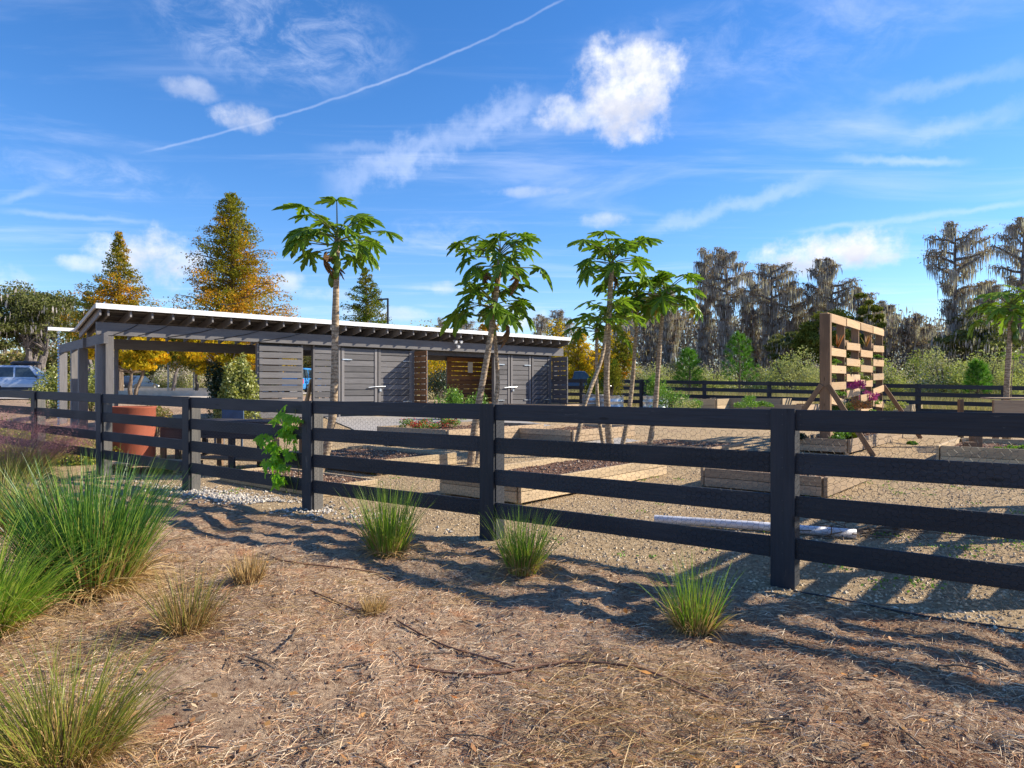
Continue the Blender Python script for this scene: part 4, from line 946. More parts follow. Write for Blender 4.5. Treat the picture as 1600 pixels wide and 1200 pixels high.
# ------------------------------------------------------------ things at the left, behind the fence
# rust-coloured drum planter
Cd = at(207, 13.2); Rr = .4; dr = thing('drum_planter', Cd, 'tall rust-orange steel drum planter behind the left fence bays', 'planter')
th = np.linspace(0, 2*math.pi, 33)[:-1]
mb = MB(); prof = [(Rr, -.05), (Rr, .45), (Rr*1.012, .46), (Rr*1.012, .48), (Rr, .49), (Rr, .98), (Rr*1.03, 1.0), (Rr*1.03, 1.03), (Rr*.95, 1.03), (Rr*.95, .9)]
V = np.array([[Cd.x+r_*math.cos(t), Cd.y+r_*math.sin(t), Cd.z+z] for r_, z in prof for t in th]); n = 32
mb.add(V, [[i*n+j, i*n+(j+1) % n, (i+1)*n+(j+1) % n, (i+1)*n+j] for i in range(len(prof)-1) for j in range(n)])
place('drum', mb.build('drum', [M_RUST], True), Matrix.Identity(4), dr)
mb = MB(); mb.add(np.array([[Cd.x+Rr*.96*math.cos(t), Cd.y+Rr*.96*math.sin(t), Cd.z+.93] for t in th]+[[Cd.x, Cd.y, Cd.z+.96]]), None, [[j, (j+1) % 32, 32] for j in range(32)]); place('soil', mb.build('soil', [M_SOIL]), Matrix.Identity(4), dr)
# potting tables with mesh fronts
def table(px, Y, L, D, H, label, rz):
    c = at(px, Y); o = thing('potting_table', c, label, 'table', 'dark potting tables by the fence', rz=rz); R = Matrix.Rotation(rz, 4, 'Z'); T = Matrix.Translation(c)
    def X(x, y, z): return T@R@Vector((x, y, z))
    for i in range(4): board('top_board', X(-L/2, -D/2+(i+.5)*D/4, H), X(L/2, -D/2+(i+.5)*D/4, H), D/4-.008, .035, M_PLASTW, o)
    board('apron', X(-L/2+.05, -D/2+.02, H-.15), X(L/2-.05, -D/2+.02, H-.15), .03, .24, M_PLASTW, o)
    for x in (-L/2+.08, L/2-.08, 0):
        for y in (-D/2+.06, D/2-.06): board('leg', X(x, y, -.05), X(x, y, H-.02), .09, .09, M_PALPOST if x else M_PLASTW, o)
    board('shelf', X(-L/2+.1, 0, .2), X(L/2-.1, 0, .2), D-.2, .03, M_PALPOST, o)
M_PLASTW = woodmat('dark_stained_wood', (.045, .04, .045), (.075, .065, .07), (.03, .03, .03))
table(385, 11.6, 1.9, .8, .82, 'long dark potting table behind the fence left of the vine', -.35)
table(300, 13.6, .9, .8, .62, 'short dark potting table behind the second fence post from the left', -.35)
# blue plastic chair
cc_ = at(357, 13.9); ch = thing('plastic_chair', cc_, 'dark blue garden chair behind the long potting table', 'chair')
board('seat', cc_+Vector((-.22, 0, .42)), cc_+Vector((.22, 0, .42)), .44, .04, M_BLUECH, ch); board('backrest', cc_+Vector((-.22, .22, .72)), cc_+Vector((.22, .22, .72)), .035, .42, M_BLUECH, ch)
for x in (-.19, .19):
    for y in (-.18, .2): board('leg', cc_+Vector((x, y, 0)), cc_+Vector((x, y, .41)), .035, .035, M_BLUECH, ch)
# timber deck
dk = at(245, 11.7); dko = thing('timber_deck', dk, 'small platform of pale boards in front of the rust drum', 'deck')
for i in range(6): board('deck_board', dk+Vector((-.75, -.35+i*.145, .12+.02)), dk+Vector((.75, -.75+i*.145, .12+.02)), .135, .03, M_PINEG, dko)
for s_ in (-.6, .6): board('joist', dk+Vector((s_, -.6, .06)), dk+Vector((s_, .35, .06)), .05, .1, M_PINEG, dko)
# A-board (folded timber sign frame) in the opening of the shelter
sg = at(484, 21.5); so_ = thing('timber_easel', sg, 'pale folded timber board standing in the shelter opening', 'easel')
board('panel', sg+Vector((-.1, 0, .5)), sg+Vector((.02, .15, 1.2)), .3, .04, M_PINE, so_, up=(1, 0, 0)); board('panel', sg+Vector((.22, .2, .5)), sg+Vector((.08, .15, 1.2)), .3, .04, M_PINE, so_, up=(1, 0, 0))

# ------------------------------------------------------------ planting around the beds and shelter
shrub('variegated_shrub', at(370, 18.5), (.6, .5, 1.9), 8000, .085, L_SHRUBY, 'tall yellow-green shrub under the shelter beam left of the slatted panel', sub=26, clump=.33)
shrub('dark_shrub', at(341, 20.4), (.42, .5, 1.7), 4200, .08, L_SHRUBD, 'dark green upright shrub tucked left of the yellow-green one', sub=16, clump=.35)
shrub('orange_green_shrub', at(246, 17.0), (.5, .45, .8), 1900, .05, L_ORG, 'feathery orange and green shrub seen under the shelter roof', sub=16, clump=.34)
shrub('laurel_shrub', at(85, 23.5), (.85, .8, 1.55), 3800, .09, L_SHRUBY, 'yellow-green shrub left of the column screen beside the silver car', sub=18)
shrub('laurel_shrub', at(142, 24), (.8, .8, 1.7), 3800, .09, L_SHRUBY, 'yellow-green shrub seen between the columns of the screen', sub=18)
shrub('ornamental_grass', at(106, 22), (.35, .4, 1.5), 1300, .05, L_ORG, 'orange-tipped upright plant in front of the leftmost column', sub=10)
for i, (px, Y, r_, z_) in enumerate([(58, 13.9, .75, .42), (95, 13.2, .7, .42), (132, 12.7, .55, .42), (10, 15.5, 1.0, .6)]):
    shrub('flowering_groundcover', at(px, Y), (r_, r_*.9, z_), 5200, .05, L_LOWY, ['yellow-flowered low plants behind the pink plumes', 'yellow-flowered low plants between the two leftmost fence posts', 'yellow-flowered low plants just left of the rust drum', 'green low hedge plants at the left edge behind the fence'][i], 'groundcover', 'low flowering plants at the left', extra=(L_YELF, .05, .05), stem=False, clump=.5, sub=16)
shrub('leafy_plant', at(712, 21.5), (.5, .5, 1.0), 1500, .07, L_GREEN, 'bright green leafy plant in front of the gap between the shelter doors', 'plant', sub=12)
shrub('leafy_plant', at(742, 20.5), (.4, .4, .95), 1000, .07, L_GREEN, 'bright green leafy plant beside the leaning papaya trunk', 'plant', sub=10)
shrub('leafy_plant', at(690, 20), (.3, .3, .8), 700, .06, L_GREEN, 'small bright green plant left of the brown slatted wall', 'plant', sub=8)
shrub('dark_plumbago', at(686, 34), (1.0, 1, 1.6), 2600, .09, L_SHRUBD, 'dark bush with pale blue flowers seen through the shelter gap', 'bush', extra=(L_PEBB, .08, .08), sub=14)
shrub('autumn_bush', at(690, 40), (3, 2, 4.2), 6000, .13, L_CYPY, 'yellow-green foliage filling the gap in the shelter', 'bush', sub=22)
bzx = BEDS[4]; Cq = bzx[1]
for i, (px, c_, lab) in enumerate([(640, L_REDF, 'pink-red flowering plant at the left of the flower bed'), (668, L_REDF, 'reddish flowering plant in the middle of the flower bed'), (703, L_REDF, 'orange-red flowering plant at the right of the flower bed')]):
    p = at(px, 15.6+.3*i); p.z = bzx[0][1]-.08; shrub('flowering_plant', p, (.28, .25, .22), 700, .04, L_GREEN, lab, 'flowering plant', 'flowers in the bed before the shelter', extra=(c_, .25, .045), stem=False)
for i, (px, Y, z, r_, m_, lab) in enumerate([
        (1085, 23.5, .55, .45, L_GREEN, 'leafy greens in the far bed right of the papayas'), (1165, 23.8, .6, .55, L_GREEN, 'lettuce-like greens in the far bed left of the pallet wall'),
        (1190, 24.6, .6, .4, L_GREEN, 'second patch of greens next to the lettuce-like ones'), (1400, 22.6, .6, .5, L_SHRUBY, 'pale-leaved plants in the small bed right of the pallet wall'),
        (1240, 13.9, .35, .3, L_SHRUBD, 'dark green plant at the near end of the pallet wall bed'), (1312, 14.0, .35, .28, L_GREEN, 'green plant at the foot of the pallet wall post'),
        (1325, 14.4, .35, .25, L_YELF, 'yellow-orange plant at the foot of the pallet wall'), (1550, 11.9, .3, .25, L_GREEN, 'green seedlings in the right-edge raised bed'),
        (1592, 12.2, .3, .28, L_GREEN, 'bigger green plant at the right edge of the right-edge bed'), (1425, 15, .1, .1, L_GREEN, 'tiny weed on the gravel by the pallet wall'),
        (1262, 9.6, .22, .14, L_GREEN, 'small green plants at the back of the bed behind the right-hand post')]):
    p = at(px, Y); p.z += z*.6; shrub('bed_plant', p, (r_, r_, r_*.7), int(500+900*r_), .06, m_, lab, 'plant', 'plants growing in the raised beds', stem=False, sub=7)
# galvanised stock-tank planters with columnar shrubs
def tank(px, Y, label, plab, R_, m_, hh, n):
    c = at(px, Y); o = thing('galvanised_planter', c, label, 'planter', 'galvanised tub planters'); mb = MB(); th = np.linspace(0, 2*math.pi, 25)[:-1]; prof = [(.46, 0), (.46, .2), (.48, .22), (.46, .24), (.46, .42), (.48, .44), (.46, .46), (.46, .64), (.49, .66), (.44, .66), (.43, .56)]
    V = np.array([[c.x+r_*math.cos(t), c.y+r_*math.sin(t), c.z+z] for r_, z in prof for t in th]); n_ = 24
    mb.add(V, [[i*n_+j, i*n_+(j+1) % n_, (i+1)*n_+(j+1) % n_, (i+1)*n_+j] for i in range(len(prof)-1) for j in range(n_)]); place('tub', mb.build('tub', [M_GALV], True), Matrix.Identity(4), o)
    mb = MB(); mb.add(np.array([[c.x+.44*math.cos(t), c.y+.44*math.sin(t), c.z+.58] for t in th]+[[c.x, c.y, c.z+.6]]), None, [[j, (j+1) % 24, 24] for j in range(24)]); place('soil', mb.build('soil', [M_SOIL]), Matrix.Identity(4), o)
    shrub('potted_shrub', c+Vector((0, 0, .58)), R_, n, .07, m_, plab, 'potted shrub', 'shrubs in the galvanised tubs', sub=16, clump=.34)
tank(928, 27, 'galvanised tub planter partly hidden by the thin papaya trunks', 'dark green upright shrub in the left galvanised tub', (.4, .4, 1.0), L_CYPG, 1.5, 1800)
tank(955, 26, 'galvanised tub planter behind the tallest papaya trunk of the cluster', 'broad olive green shrub in the middle galvanised tub', (.6, .5, 1.45), L_CYPG, 1.7, 3200)
tank(1024, 26, 'galvanised tub planter behind the rightmost papaya trunk', 'light green shrub in the right galvanised tub', (.55, .5, .9), L_GREEN, 1.2, 1800)
shrub('rosemary_bush', at(1062, 22), (.8, .7, .62), 3400, .05, L_BUSH, 'rounded pale green herb bush right of the papaya cluster', sub=18)
shrub('leafy_bush', at(1046, 24), (.8, .6, .95), 2600, .06, L_GREEN, 'bright green bush just behind the rounded herb bush', sub=14)
# pocket plants in the pallet wall
for i, (a, z, m_, r_, lab) in enumerate([(.6, 2.3, L_ALOE, .14, 'orange aloe in the top left pocket of the pallet wall'), (3.0, 2.42, L_ALOE, .13, 'orange aloe in the top pocket of the third pallet column'),
        (.45, 1.95, L_GREEN, .12, 'green trailing plant in the second pocket of the first pallet column'), (.5, 1.28, L_GREEN, .16, 'green plant in the fourth pocket of the first pallet column'), (.9, .95, L_GREEN, .26, 'large green plant near the foot of the first pallet column'),
        (1.7, 1.8, L_SHRUBY, .2, 'pale trailing plant in the middle of the second pallet column'), (1.8, 1.42, L_PURP, .24, 'magenta flowers in the second pallet column'), (3.1, 1.15, L_PURP, .22, 'magenta flowers in the third pallet column'),
        (2.0, .98, L_ALOE, .3, 'rust-orange foliage below the left magenta flowers'), (2.9, 1.62, L_SHRUBY, .15, 'small green plant above the right magenta flowers'), (3.9, 1.05, L_GREEN, .22, 'green plant low in the last pallet column'),
        (4.2, 2.2, L_GREEN, .14, 'green plant high in the last pallet column'), (3.0, .8, L_GREEN, .2, 'green plant near the foot of the third pallet column'), (4.3, .55, L_GREEN, .2, 'green plant at the foot of the last pallet column')]):
    p = W1(a, .07, z-.06)
    if i < 2:
        mb = MB(); n = 16; aa = rng.random(n)*6.283; V, Q, R = blades(np.tile(np.array(p), (n, 1)), np.stack([np.cos(aa)*.5, np.sin(aa)*.5, np.ones(n)], -1), .3, .035, .1, 4); mb.add(V, Q, rnd=R)
        o = bpy.data.objects.new('aloe', mb.build('aloe', [m_])); link(o); tag(o, lab, 'aloe', 'plants in the pallet wall pockets')
    else: shrub('pocket_plant', p, (r_*1.3, r_*.8, r_), int(260+900*r_), .045, m_, lab, 'plant', 'plants in the pallet wall pockets', stem=False, sub=6, low=-.7)
# potting bench at the right edge
bc = at(1600, 15.0); bt = thing('timber_bench', bc, 'big timber potting bench with slatted top at the right edge behind the raised bed', 'bench'); hb = zat(623, 15.0)
Lb = 2.6
for i in range(7): board('top_slat', Vector((bc.x-1.12+i*.09, 14.4+i*.18, hb+.012)), Vector((bc.x+1.9, 14.4+i*.18, hb+.012)), .12, .03, M_PINEG, bt)
board('front_board', Vector((bc.x-1.13, 14.32, hb-.17)), Vector((bc.x+1.9, 14.32, hb-.17)), .04, .3, M_PINEG, bt)
board('front_board', Vector((bc.x-1.0, 14.325, hb-.5)), Vector((bc.x+1.9, 14.325, hb-.5)), .04, .3, M_PINEG, bt)
for x in (-1.05, 1.8):
    for y in (14.38, 15.5): board('leg', Vector((bc.x+x, y, bc.z-.1)), Vector((bc.x+x, y, hb-.02)), .09, .09, M_PALPOST, bt)
shrub('weed_seedling', at(1581, 19), (.25, .2, .25), 10, .05, L_GREEN, 'tiny seedlings behind the bench', 'plant', stem=False) if False else None
papaya([(1578, 640, 16.4), (1580, 600, 16.4), (1584, 558, 16.4)], .018, 'young papaya sapling right of the edge papaya trunk', [('up', 3), ('mid', 4)], .32, 0, True, seed=31)

# ------------------------------------------------------------ vehicles
def car(name, c, rz, paint, label, L=4.9, H=1.8, Wd=1.95, kind='suv', group='parked cars', rack=False):
    o = thing(name, c, label, 'car', group, rz=rz); M = Matrix.Translation(c)@Matrix.Rotation(rz, 4, 'Z')
    hl = L/2
    # side outline stations: x, half width, z low, z belt, z roof (roof only where cabin)
    belt = H*.56
    def loft(secs, m_, nm, par=o, smooth=True):
        n = len(secs[0]); V = np.array([p for s_ in secs for p in s_]); mb = MB()
        mb.add(V, [[i*n+j, i*n+(j+1) % n, (i+1)*n+(j+1) % n, (i+1)*n+j] for i in range(len(secs)-1) for j in range(n)])
        for e in (0, len(secs)-1):
            c0 = V[e*n:(e+1)*n].mean(0); k0 = mb.n; mb.add(np.vstack([V[e*n:(e+1)*n], c0]), None, [[j, (j+1) % n, n] for j in range(n)])
        return place(nm, mb.build(nm, [m_]), M, par)
    def ring(x, hw, z0, z1, r_=.12):
        return [(x, -hw+r_*.5, z0), (x, hw-r_*.5, z0), (x, hw, z0+r_), (x, hw, (z0+z1)/2), (x, hw-.03, z1-r_), (x, hw-r_, z1), (x, -hw+r_, z1), (x, -hw+.03, z1-r_), (x, -hw, (z0+z1)/2), (x, -hw, z0+r_)]
    hw = Wd/2
    body = loft([ring(-hl, hw*.88, .42, belt-.12), ring(-hl+.12, hw*.97, .3, belt), ring(-hl*.5, hw, .26, belt+.02), ring(hl*.3, hw, .26, belt), ring(hl*.5, hw*.99, .26, belt-.04), ring(hl-.25, hw*.94, .3, belt-.16), ring(hl, hw*.8, .42, belt-.3)], paint, 'body')
    if kind == 'suv': st = [(-hl+.1, .02), (-hl+.3, .97), (-hl*.45, 1.), (hl*.12, .99), (hl*.5, .03)]
    elif kind == 'pickup': st = [(-hl*.12, .02), (-hl*.05, .97), (hl*.1, 1.), (hl*.25, .98), (hl*.52, .03)]
    else: st = [(-hl*.85, .02), (-hl*.45, .9), (-hl*.1, 1.), (hl*.12, .96), (hl*.5, .03)]
    secs = []
    for x, f_ in st:
        zt_ = belt-.02+(H-belt+.02)*f_; hwx = hw*(.93-.13*f_); secs.append([(x, -hw*.93, belt-.05), (x, hw*.93, belt-.05), (x, (hw*.93+hwx)/2, (belt+zt_)/2), (x, hwx, zt_-.04*f_), (x, hwx-.12, zt_), (x, -hwx+.12, zt_), (x, -hwx, zt_-.04*f_), (x, -(hw*.93+hwx)/2, (belt+zt_)/2)])
    loft(secs, paint, 'cabin')
    def sidepoly(x0, x1, x2, x3, z0, z1, s_, nm='side_window'):
        f0 = lambda z: hw*(.93-.13*(z-belt)/(H-belt))+.008
        V = [(x0, s_*f0(z0), z0), (x1, s_*f0(z0), z0), (x2, s_*f0(z1), z1), (x3, s_*f0(z1), z1)]; V2 = [(a, b-s_*.015, c_) for a, b, c_ in V]
        mb = MB(); mb.add(V+V2, [[0, 1, 2, 3], [0, 4, 5, 1], [1, 5, 6, 2], [2, 6, 7, 3], [3, 7, 4, 0]]); place(nm, mb.build(nm, [M_GLASS]), M, o)
    z0, z1 = belt+.06, H-.13; a_, b_ = st[1][0]+.05, st[3][0]
    for s_ in (-1, 1):
        n = 3 if kind == 'suv' else 2; xs = np.linspace(a_, b_, n+1)
        for i in range(n): sidepoly(xs[i]+.05-(.1 if i == 0 else 0), xs[i+1]-.05+(.42 if i == n-1 else 0), xs[i+1]-.05, xs[i]+.05, z0, z1, s_)
    mb = MB(); xr = st[0][0]-.012; xr2 = st[1][0]-.012
    mb.add([(xr-.0+(xr2-xr)*.1, -hw*.75, z0), (xr+(xr2-xr)*.1, hw*.75, z0), (xr+(xr2-xr)*.88, hw*.68, z1), (xr+(xr2-xr)*.88, -hw*.68, z1)], [[0, 1, 2, 3]]); V = mb.V[0]; mb.add(V+np.array([.03, 0, 0]), [[0, 1, 2, 3]]); place('rear_window', mb.build('rear_window', [M_GLASS]), M, o)
    mb = MB(); mb.add([(st[4][0]-.05, -hw*.78, belt+.05), (st[4][0]-.05, hw*.78, belt+.05), (st[3][0]+.1, hw*.7, H-.1), (st[3][0]+.1, -hw*.7, H-.1)], [[0, 1, 2, 3]]); V = mb.V[0]+np.array([.03, 0, .02]); mb.V[0] = V; mb.add(V-np.array([.02, 0, .02]), [[0, 1, 2, 3]]); place('windscreen', mb.build('windscreen', [M_GLASS]), M, o)
    th = np.linspace(0, 2*math.pi, 21)[:-1]
    for x in (-hl*.6, hl*.62):
        for s_ in (-1, 1):
            mb = MB(); pr = [(0, hw-.02), (.2, hw+.005), (.34, hw+.01), (.36, hw-.03), (.36, hw-.22), (.3, hw-.24)]
            V = np.array([[x+r_*math.cos(t), s_*y, .36+r_*math.sin(t)] for r_, y in pr[1:] for t in th]); mb.add(V, [[i*20+j, i*20+(j+1) % 20, (i+1)*20+(j+1) % 20, (i+1)*20+j] for i in range(4) for j in range(20)])
            wh = place('wheel', mb.build('wheel', [M_TYRE], True), M, o)
            mb = MB(); V = np.array([[x+r_*math.cos(t), s_*y, .36+r_*math.sin(t)] for r_, y in ((.22, hw+.012), (.2, hw-.03), (.06, hw-.01), (.01, hw))for t in th]); mb.add(V, [[i*20+j, i*20+(j+1) % 20, (i+1)*20+(j+1) % 20, (i+1)*20+j] for i in range(3) for j in range(20)]); place('rim', mb.build('rim', [M_RIM]), M, wh)
    for s_ in (-1, 1):
        mb = MB(); mb.box((-hl+.12, s_*(hw*.93), belt-.2), (.3, .14, .36)); place('tail_lamp', mb.build('tail_lamp', [M_RED]), M, o)
        mb = MB(); mb.box((hl-.18, s_*hw*.78, belt-.32), (.24, .3, .14)); place('headlight', mb.build('headlight', [M_CARW]), M, o)
        mb = MB(); mb.box((0, s_*(hw+.004), .36), (L*.55, .03, .16)); place('sill', mb.build('sill', [M_PLAST]), M, o)
        mb = MB(); mb.box((st[3][0]+.35, s_*(hw+.1), belt+.1), (.1, .18, .14)); place('mirror', mb.build('mirror', [M_PLAST]), M, o)
    mb = MB(); mb.box((-hl+.02, 0, .45), (.16, Wd*.85, .2)); place('bumper', mb.build('bumper', [M_PLAST]), M, o)
    if rack:
        mb = MB(); mb.tube([Vector((-.9, 0, H+.08)), Vector((-.7, 0, H+.12)), Vector((.5, 0, H+.12)), Vector((.8, 0, H+.06))], [.12, .34, .34, .1], 8); V = mb.V[0]; V[:, 2] = (V[:, 2]-H-.1)*.4+H+.16; place('roof_box', mb.build('roof_box', [M_PLAST]), M, o)
    return o
def carpos(px, py, Y): p = Vector(((px-800)/F*Y, Y, 0)); p.z = max(g(p.x, p.y), zat(py, Y)) if False else g(p.x, p.y); return p
car('parked_car', carpos(42, 0, 45.5), .45, M_SILVER, 'silver-blue estate SUV with red tail lamp and black roof box at the left edge', 5.1, 1.85, 2.0, rack=True)
car('parked_car', carpos(214, 0, 68), 1.45, M_NAVY, 'dark blue car parked under the yellow tree, seen under the shelter roof', 4.6, 1.5, 1.85, 'sedan')
car('parked_car', carpos(146, 0, 62), .9, M_NAVY, 'dark car mostly hidden behind the column screen', 4.6, 1.5, 1.85, 'sedan')
car('parked_truck', carpos(480, 0, 56), 1.35, M_BLUEP, 'bright blue vehicle seen through the narrow shelter opening', 5.2, 1.95, 2.0)
car('parked_car', carpos(900, 0, 52), -.1, M_NAVY, 'dark pickup beyond the far fence right of the shelter end', 5.2, 1.75, 1.95, 'pickup')

# ------------------------------------------------------------ trees
def limb(mb, p0, p1, r0, r1, k=5, bend=.08):
    p0 = np.array(p0); p1 = np.array(p1); L = np.linalg.norm(p1-p0); m1 = p0+(p1-p0)*.35+rng.normal(size=3)*L*bend; m2 = p0+(p1-p0)*.7+rng.normal(size=3)*L*bend
    mb.tube([p0, m1, m2, p1], [r0, r0*.75+r1*.25, r0*.4+r1*.6, r1], k, cap=False); return m1, m2
def conical_tree(px, Y, topy, wpx, m_, label, n=14000, leaf=.2, z0f=.12, power=.85, name='cypress_tree', group=None, nb=110, sparse_top=False, bark=M_BARK, cat='tree', seed=0):
    c = at(px, Y); H = zat(topy, Y)-c.z; R = wpx/2/F*Y*1.16; o = thing(name, c, label, cat, group); tr = MB(); cr = MB()
    lean = rng.normal()*.15
    tr.tube([c, c+Vector((lean*.3, 0, H*.4)), c+Vector((lean*.6, 0, H*.75)), c+Vector((lean, 0, H*.99))], [H*.024, H*.016, H*.008, .012], 7)
    pts = []; rn = []
    zs = z0f+(1-z0f)*(np.arange(nb)+rng.random(nb))/nb
    wts = (1-zs)**1.0+.12; wts /= wts.sum()
    for i in range(nb):
        f = (zs[i]-z0f)/(1-z0f); rr = R*(1-f)**power*(.55+.55*rng.random())+.15; a = i*2.399+rng.normal()*.3
        if sparse_top and f > .55: rr *= .75
        b0 = np.array([c.x+lean*zs[i], c.y, c.z+H*zs[i]]); e = b0+np.array([math.cos(a)*rr, math.sin(a)*rr, rr*(.12+.3*f)])
        if rr > .5: limb(tr, b0, e, .012+.018*rr, .006, 4)
        k = max(6, int(n*wts[i]*(.6 if sparse_top and f > .5 else 1))); t = rng.random(k)**.6; w_ = .10+.17*rr*(1-np.abs(t-.55))
        q = b0+(e-b0)*t[:, None]*1.04+rng.normal(size=(k, 3))*w_[:, None]*np.array([.75, .75, .5])*.8; q[:, 2] -= .1*rr*t*t
        pts.append(q); rn.append(np.clip(.5+.22*rng.normal(size=k)+.3*(rng.random()-.5)+(.18*(.5-f)), 0, 1))
    P = np.concatenate(pts); ax = rng.normal(size=(len(P), 3)); ax[:, 2] -= .4
    V, Q = rhombs(P, leaf*(.6+.8*rng.random(len(P))), leaf*.5*(.6+.8*rng.random(len(P))), A=ax); cr.add(V, Q, rnd=np.concatenate(rn))
    place('trunk', tr.build('trunk', [bark]), Matrix.Identity(4), o); place('crown', cr.build('crown', [m_]), Matrix.Identity(4), o); return o
def round_tree(px, Y, topy, wpx, m_, label, n=12000, leaf=.25, crown_low=.3, name='oak_tree', group=None, sub=60, bark=M_BARKG, moss=0, trunks=2, cat='tree', flat=.55, basez=None):
    c = at(px, Y); H = zat(topy, Y)-c.z; R = wpx/2/F*Y; o = thing(name, c, label, cat, group); tr = MB(); cr = MB()
    hc = H*(1+crown_low)/2; hz = H*(1-crown_low)/2; cs = rng.normal(size=(sub, 3)); cs /= np.linalg.norm(cs, axis=1)[:, None]; cs *= (.35+.6*rng.random((sub, 1))**.6)
    CC = np.array([c.x, c.y, c.z+hc])+cs*np.array([R*.88, R*.88, hz*.86]); cr_r = (.13+.12*rng.random(sub))*min(R, hz*1.4)
    for j in range(trunks):
        a = rng.random()*6.28; fork = np.array([c.x+math.cos(a)*R*.22, c.y+math.sin(a)*R*.2, c.z+H*(.3+.1*rng.random())]); limb(tr, (c.x+.2*math.cos(a), c.y+.2*math.sin(a), c.z-.1), fork, H*.03, H*.018, 7, .05)
        for i in range(j, sub, trunks):
            if i % 2 == 0: limb(tr, fork, CC[i], H*.011, .02, 4, .07)
    w_ = rng.integers(0, sub, n); p = rng.normal(size=(n, 3)); p /= np.linalg.norm(p, axis=1)[:, None]; p *= (.35+.75*rng.random((n, 1))**.7); P = CC[w_]+p*cr_r[w_][:, None]*np.array([1.25, 1.25, flat*1.2])
    rn = np.clip(.5+.22*rng.normal(size=n)+.35*(rng.random(sub)[w_]-.5), 0, 1)
    V, Q = rhombs(P, leaf*(.6+.8*rng.random(n)), leaf*.6*(.6+.8*rng.random(n))); cr.add(V, Q, rnd=rn)
    place('trunk', tr.build('trunk', [bark]), Matrix.Identity(4), o); place('crown', cr.build('crown', [m_]), Matrix.Identity(4), o)
    if moss:
        k = moss; w_ = rng.integers(0, sub, k); P = CC[w_]+rng.normal(size=(k, 3))*cr_r[w_][:, None]*np.array([.8, .8, .3])-np.array([0, 0, .3]); L_ = .3+.6*rng.random(k)
        V, Q = rhombs(P, L_, .07+.1*rng.random(k), A=np.tile([0, 0, -1.], (k, 1))+rng.normal(size=(k, 3))*.08); mb = MB(); mb.add(V, Q, rnd=rng.random(k)); place('spanish_moss', mb.build('spanish_moss', [L_MOSS]), Matrix.Identity(4), o)['kind'] = 'stuff'
    return o
def moss_tree(px, Y, topy, wpx, label, n=5200, moss=4600, z0=.2, flat_top=True, seed=0, dark=.0, tw=L_TWIG):
    c = at(px, Y); H = zat(topy, Y)-c.z; R = wpx/2/F*Y; o = thing('moss_draped_cypress', c, label, 'tree', 'moss-draped cypresses beyond the field'); tr = MB(); cr = MB(); mo = MB()
    lean = rng.normal()*.5
    def axis_at(f): return np.array([c.x+lean*f, c.y, c.z+H*f])
    tr.tube([axis_at(0), axis_at(.35), axis_at(.7), axis_at(.97)], [H*.02, H*.014, H*.009, .05], 7)
    nb = 34; segs = []
    for i in range(nb):
        f = z0+(1-z0)*((i+rng.random())/nb); f2 = (f-z0)/(1-z0); shape = .34+.72*math.exp(-((f2-.74)/.24)**2)-(.25*(f2-.9)/.1 if f2 > .9 else 0)
        rr = R*shape*(.45+.6*rng.random()); a = i*2.399+rng.normal()*.5; b0 = axis_at(f-.03); e = axis_at(f)+np.array([math.cos(a)*rr, math.sin(a)*rr, rr*(.12 if f < .8 else .05)+.2*rng.normal()])
        m1, m2 = limb(tr, b0, e, .05+.035*rr, .03, 4, .05); segs.append((b0, m1, m2, e, rr))
    per = n//nb; pts = []; mp = []
    for b0, m1, m2, e, rr in segs:
        k = per; t = .25+.75*rng.random(k)**.7; base = b0+(e-b0)*t[:, None]; q = base+rng.normal(size=(k, 3))*np.array([.34, .34, .11])*(.5+.2*rr); q[:, 2] += .1; pts.append(q)
        k = moss//nb; t = .15+.85*rng.random(k)**.8; cl = np.round(t*7)/7+rng.normal(size=k)*.02; base = b0+(e-b0)*cl[:, None]; mp.append(base+rng.normal(size=(k, 3))*np.array([.22, .22, .12]))
    P = np.concatenate(pts); V, Q = rhombs(P, .3*(.6+.8*rng.random(len(P))), .085*(.6+.8*rng.random(len(P)))); cr.add(V, Q, rnd=rng.random(len(P)))
    P = np.concatenate(mp); L_ = .3+1.3*rng.random(len(P))**2.5; P[:, 2] -= L_*.45; V, Q = rhombs(P, L_, .045+.08*rng.random(len(P)), A=np.tile([0, 0, -1.], (len(P), 1))+rng.normal(size=(len(P), 3))*.06); mo.add(V, Q, rnd=rng.random(len(P)))
    place('trunk', tr.build('trunk', [M_BARKG]), Matrix.Identity(4), o); place('crown', cr.build('crown', [tw]), Matrix.Identity(4), o); place('spanish_moss', mo.build('spanish_moss', [L_MOSS]), Matrix.Identity(4), o)['kind'] = 'stuff'; return o

conical_tree(367, 45, 304, 178, L_CYPO, 'largest conical cypress with orange and green foliage behind the shelter', n=52000, leaf=.15, nb=200, power=.72, z0f=.13)
conical_tree(187, 48, 363, 150, L_CYPO, 'orange cypress with a sparse pointed top left of the largest one', n=27000, leaf=.15, sparse_top=True, power=1.05, nb=120, z0f=.3)
conical_tree(575, 58, 420, 118, L_CYPG, 'green conical cypress behind the middle of the shelter roof', n=20000, leaf=.17, power=.85, nb=100)
conical_tree(762, 66, 478, 60, L_CYPO, 'small rusty cypress top behind the leaning papaya', n=4500, leaf=.26, power=.7, nb=60)
round_tree(205, 38, 508, 160, L_CYPY, 'yellow-leaved tree with dark trunk seen under the shelter roof', n=16000, leaf=.2, crown_low=.3, name='yellow_tree', sub=48, bark=M_BARK, trunks=2)
round_tree(300, 46, 512, 100, L_OAKY, 'green tree between the two yellow ones under the shelter beam', n=6500, leaf=.2, crown_low=.33, name='green_tree', sub=34, trunks=1)
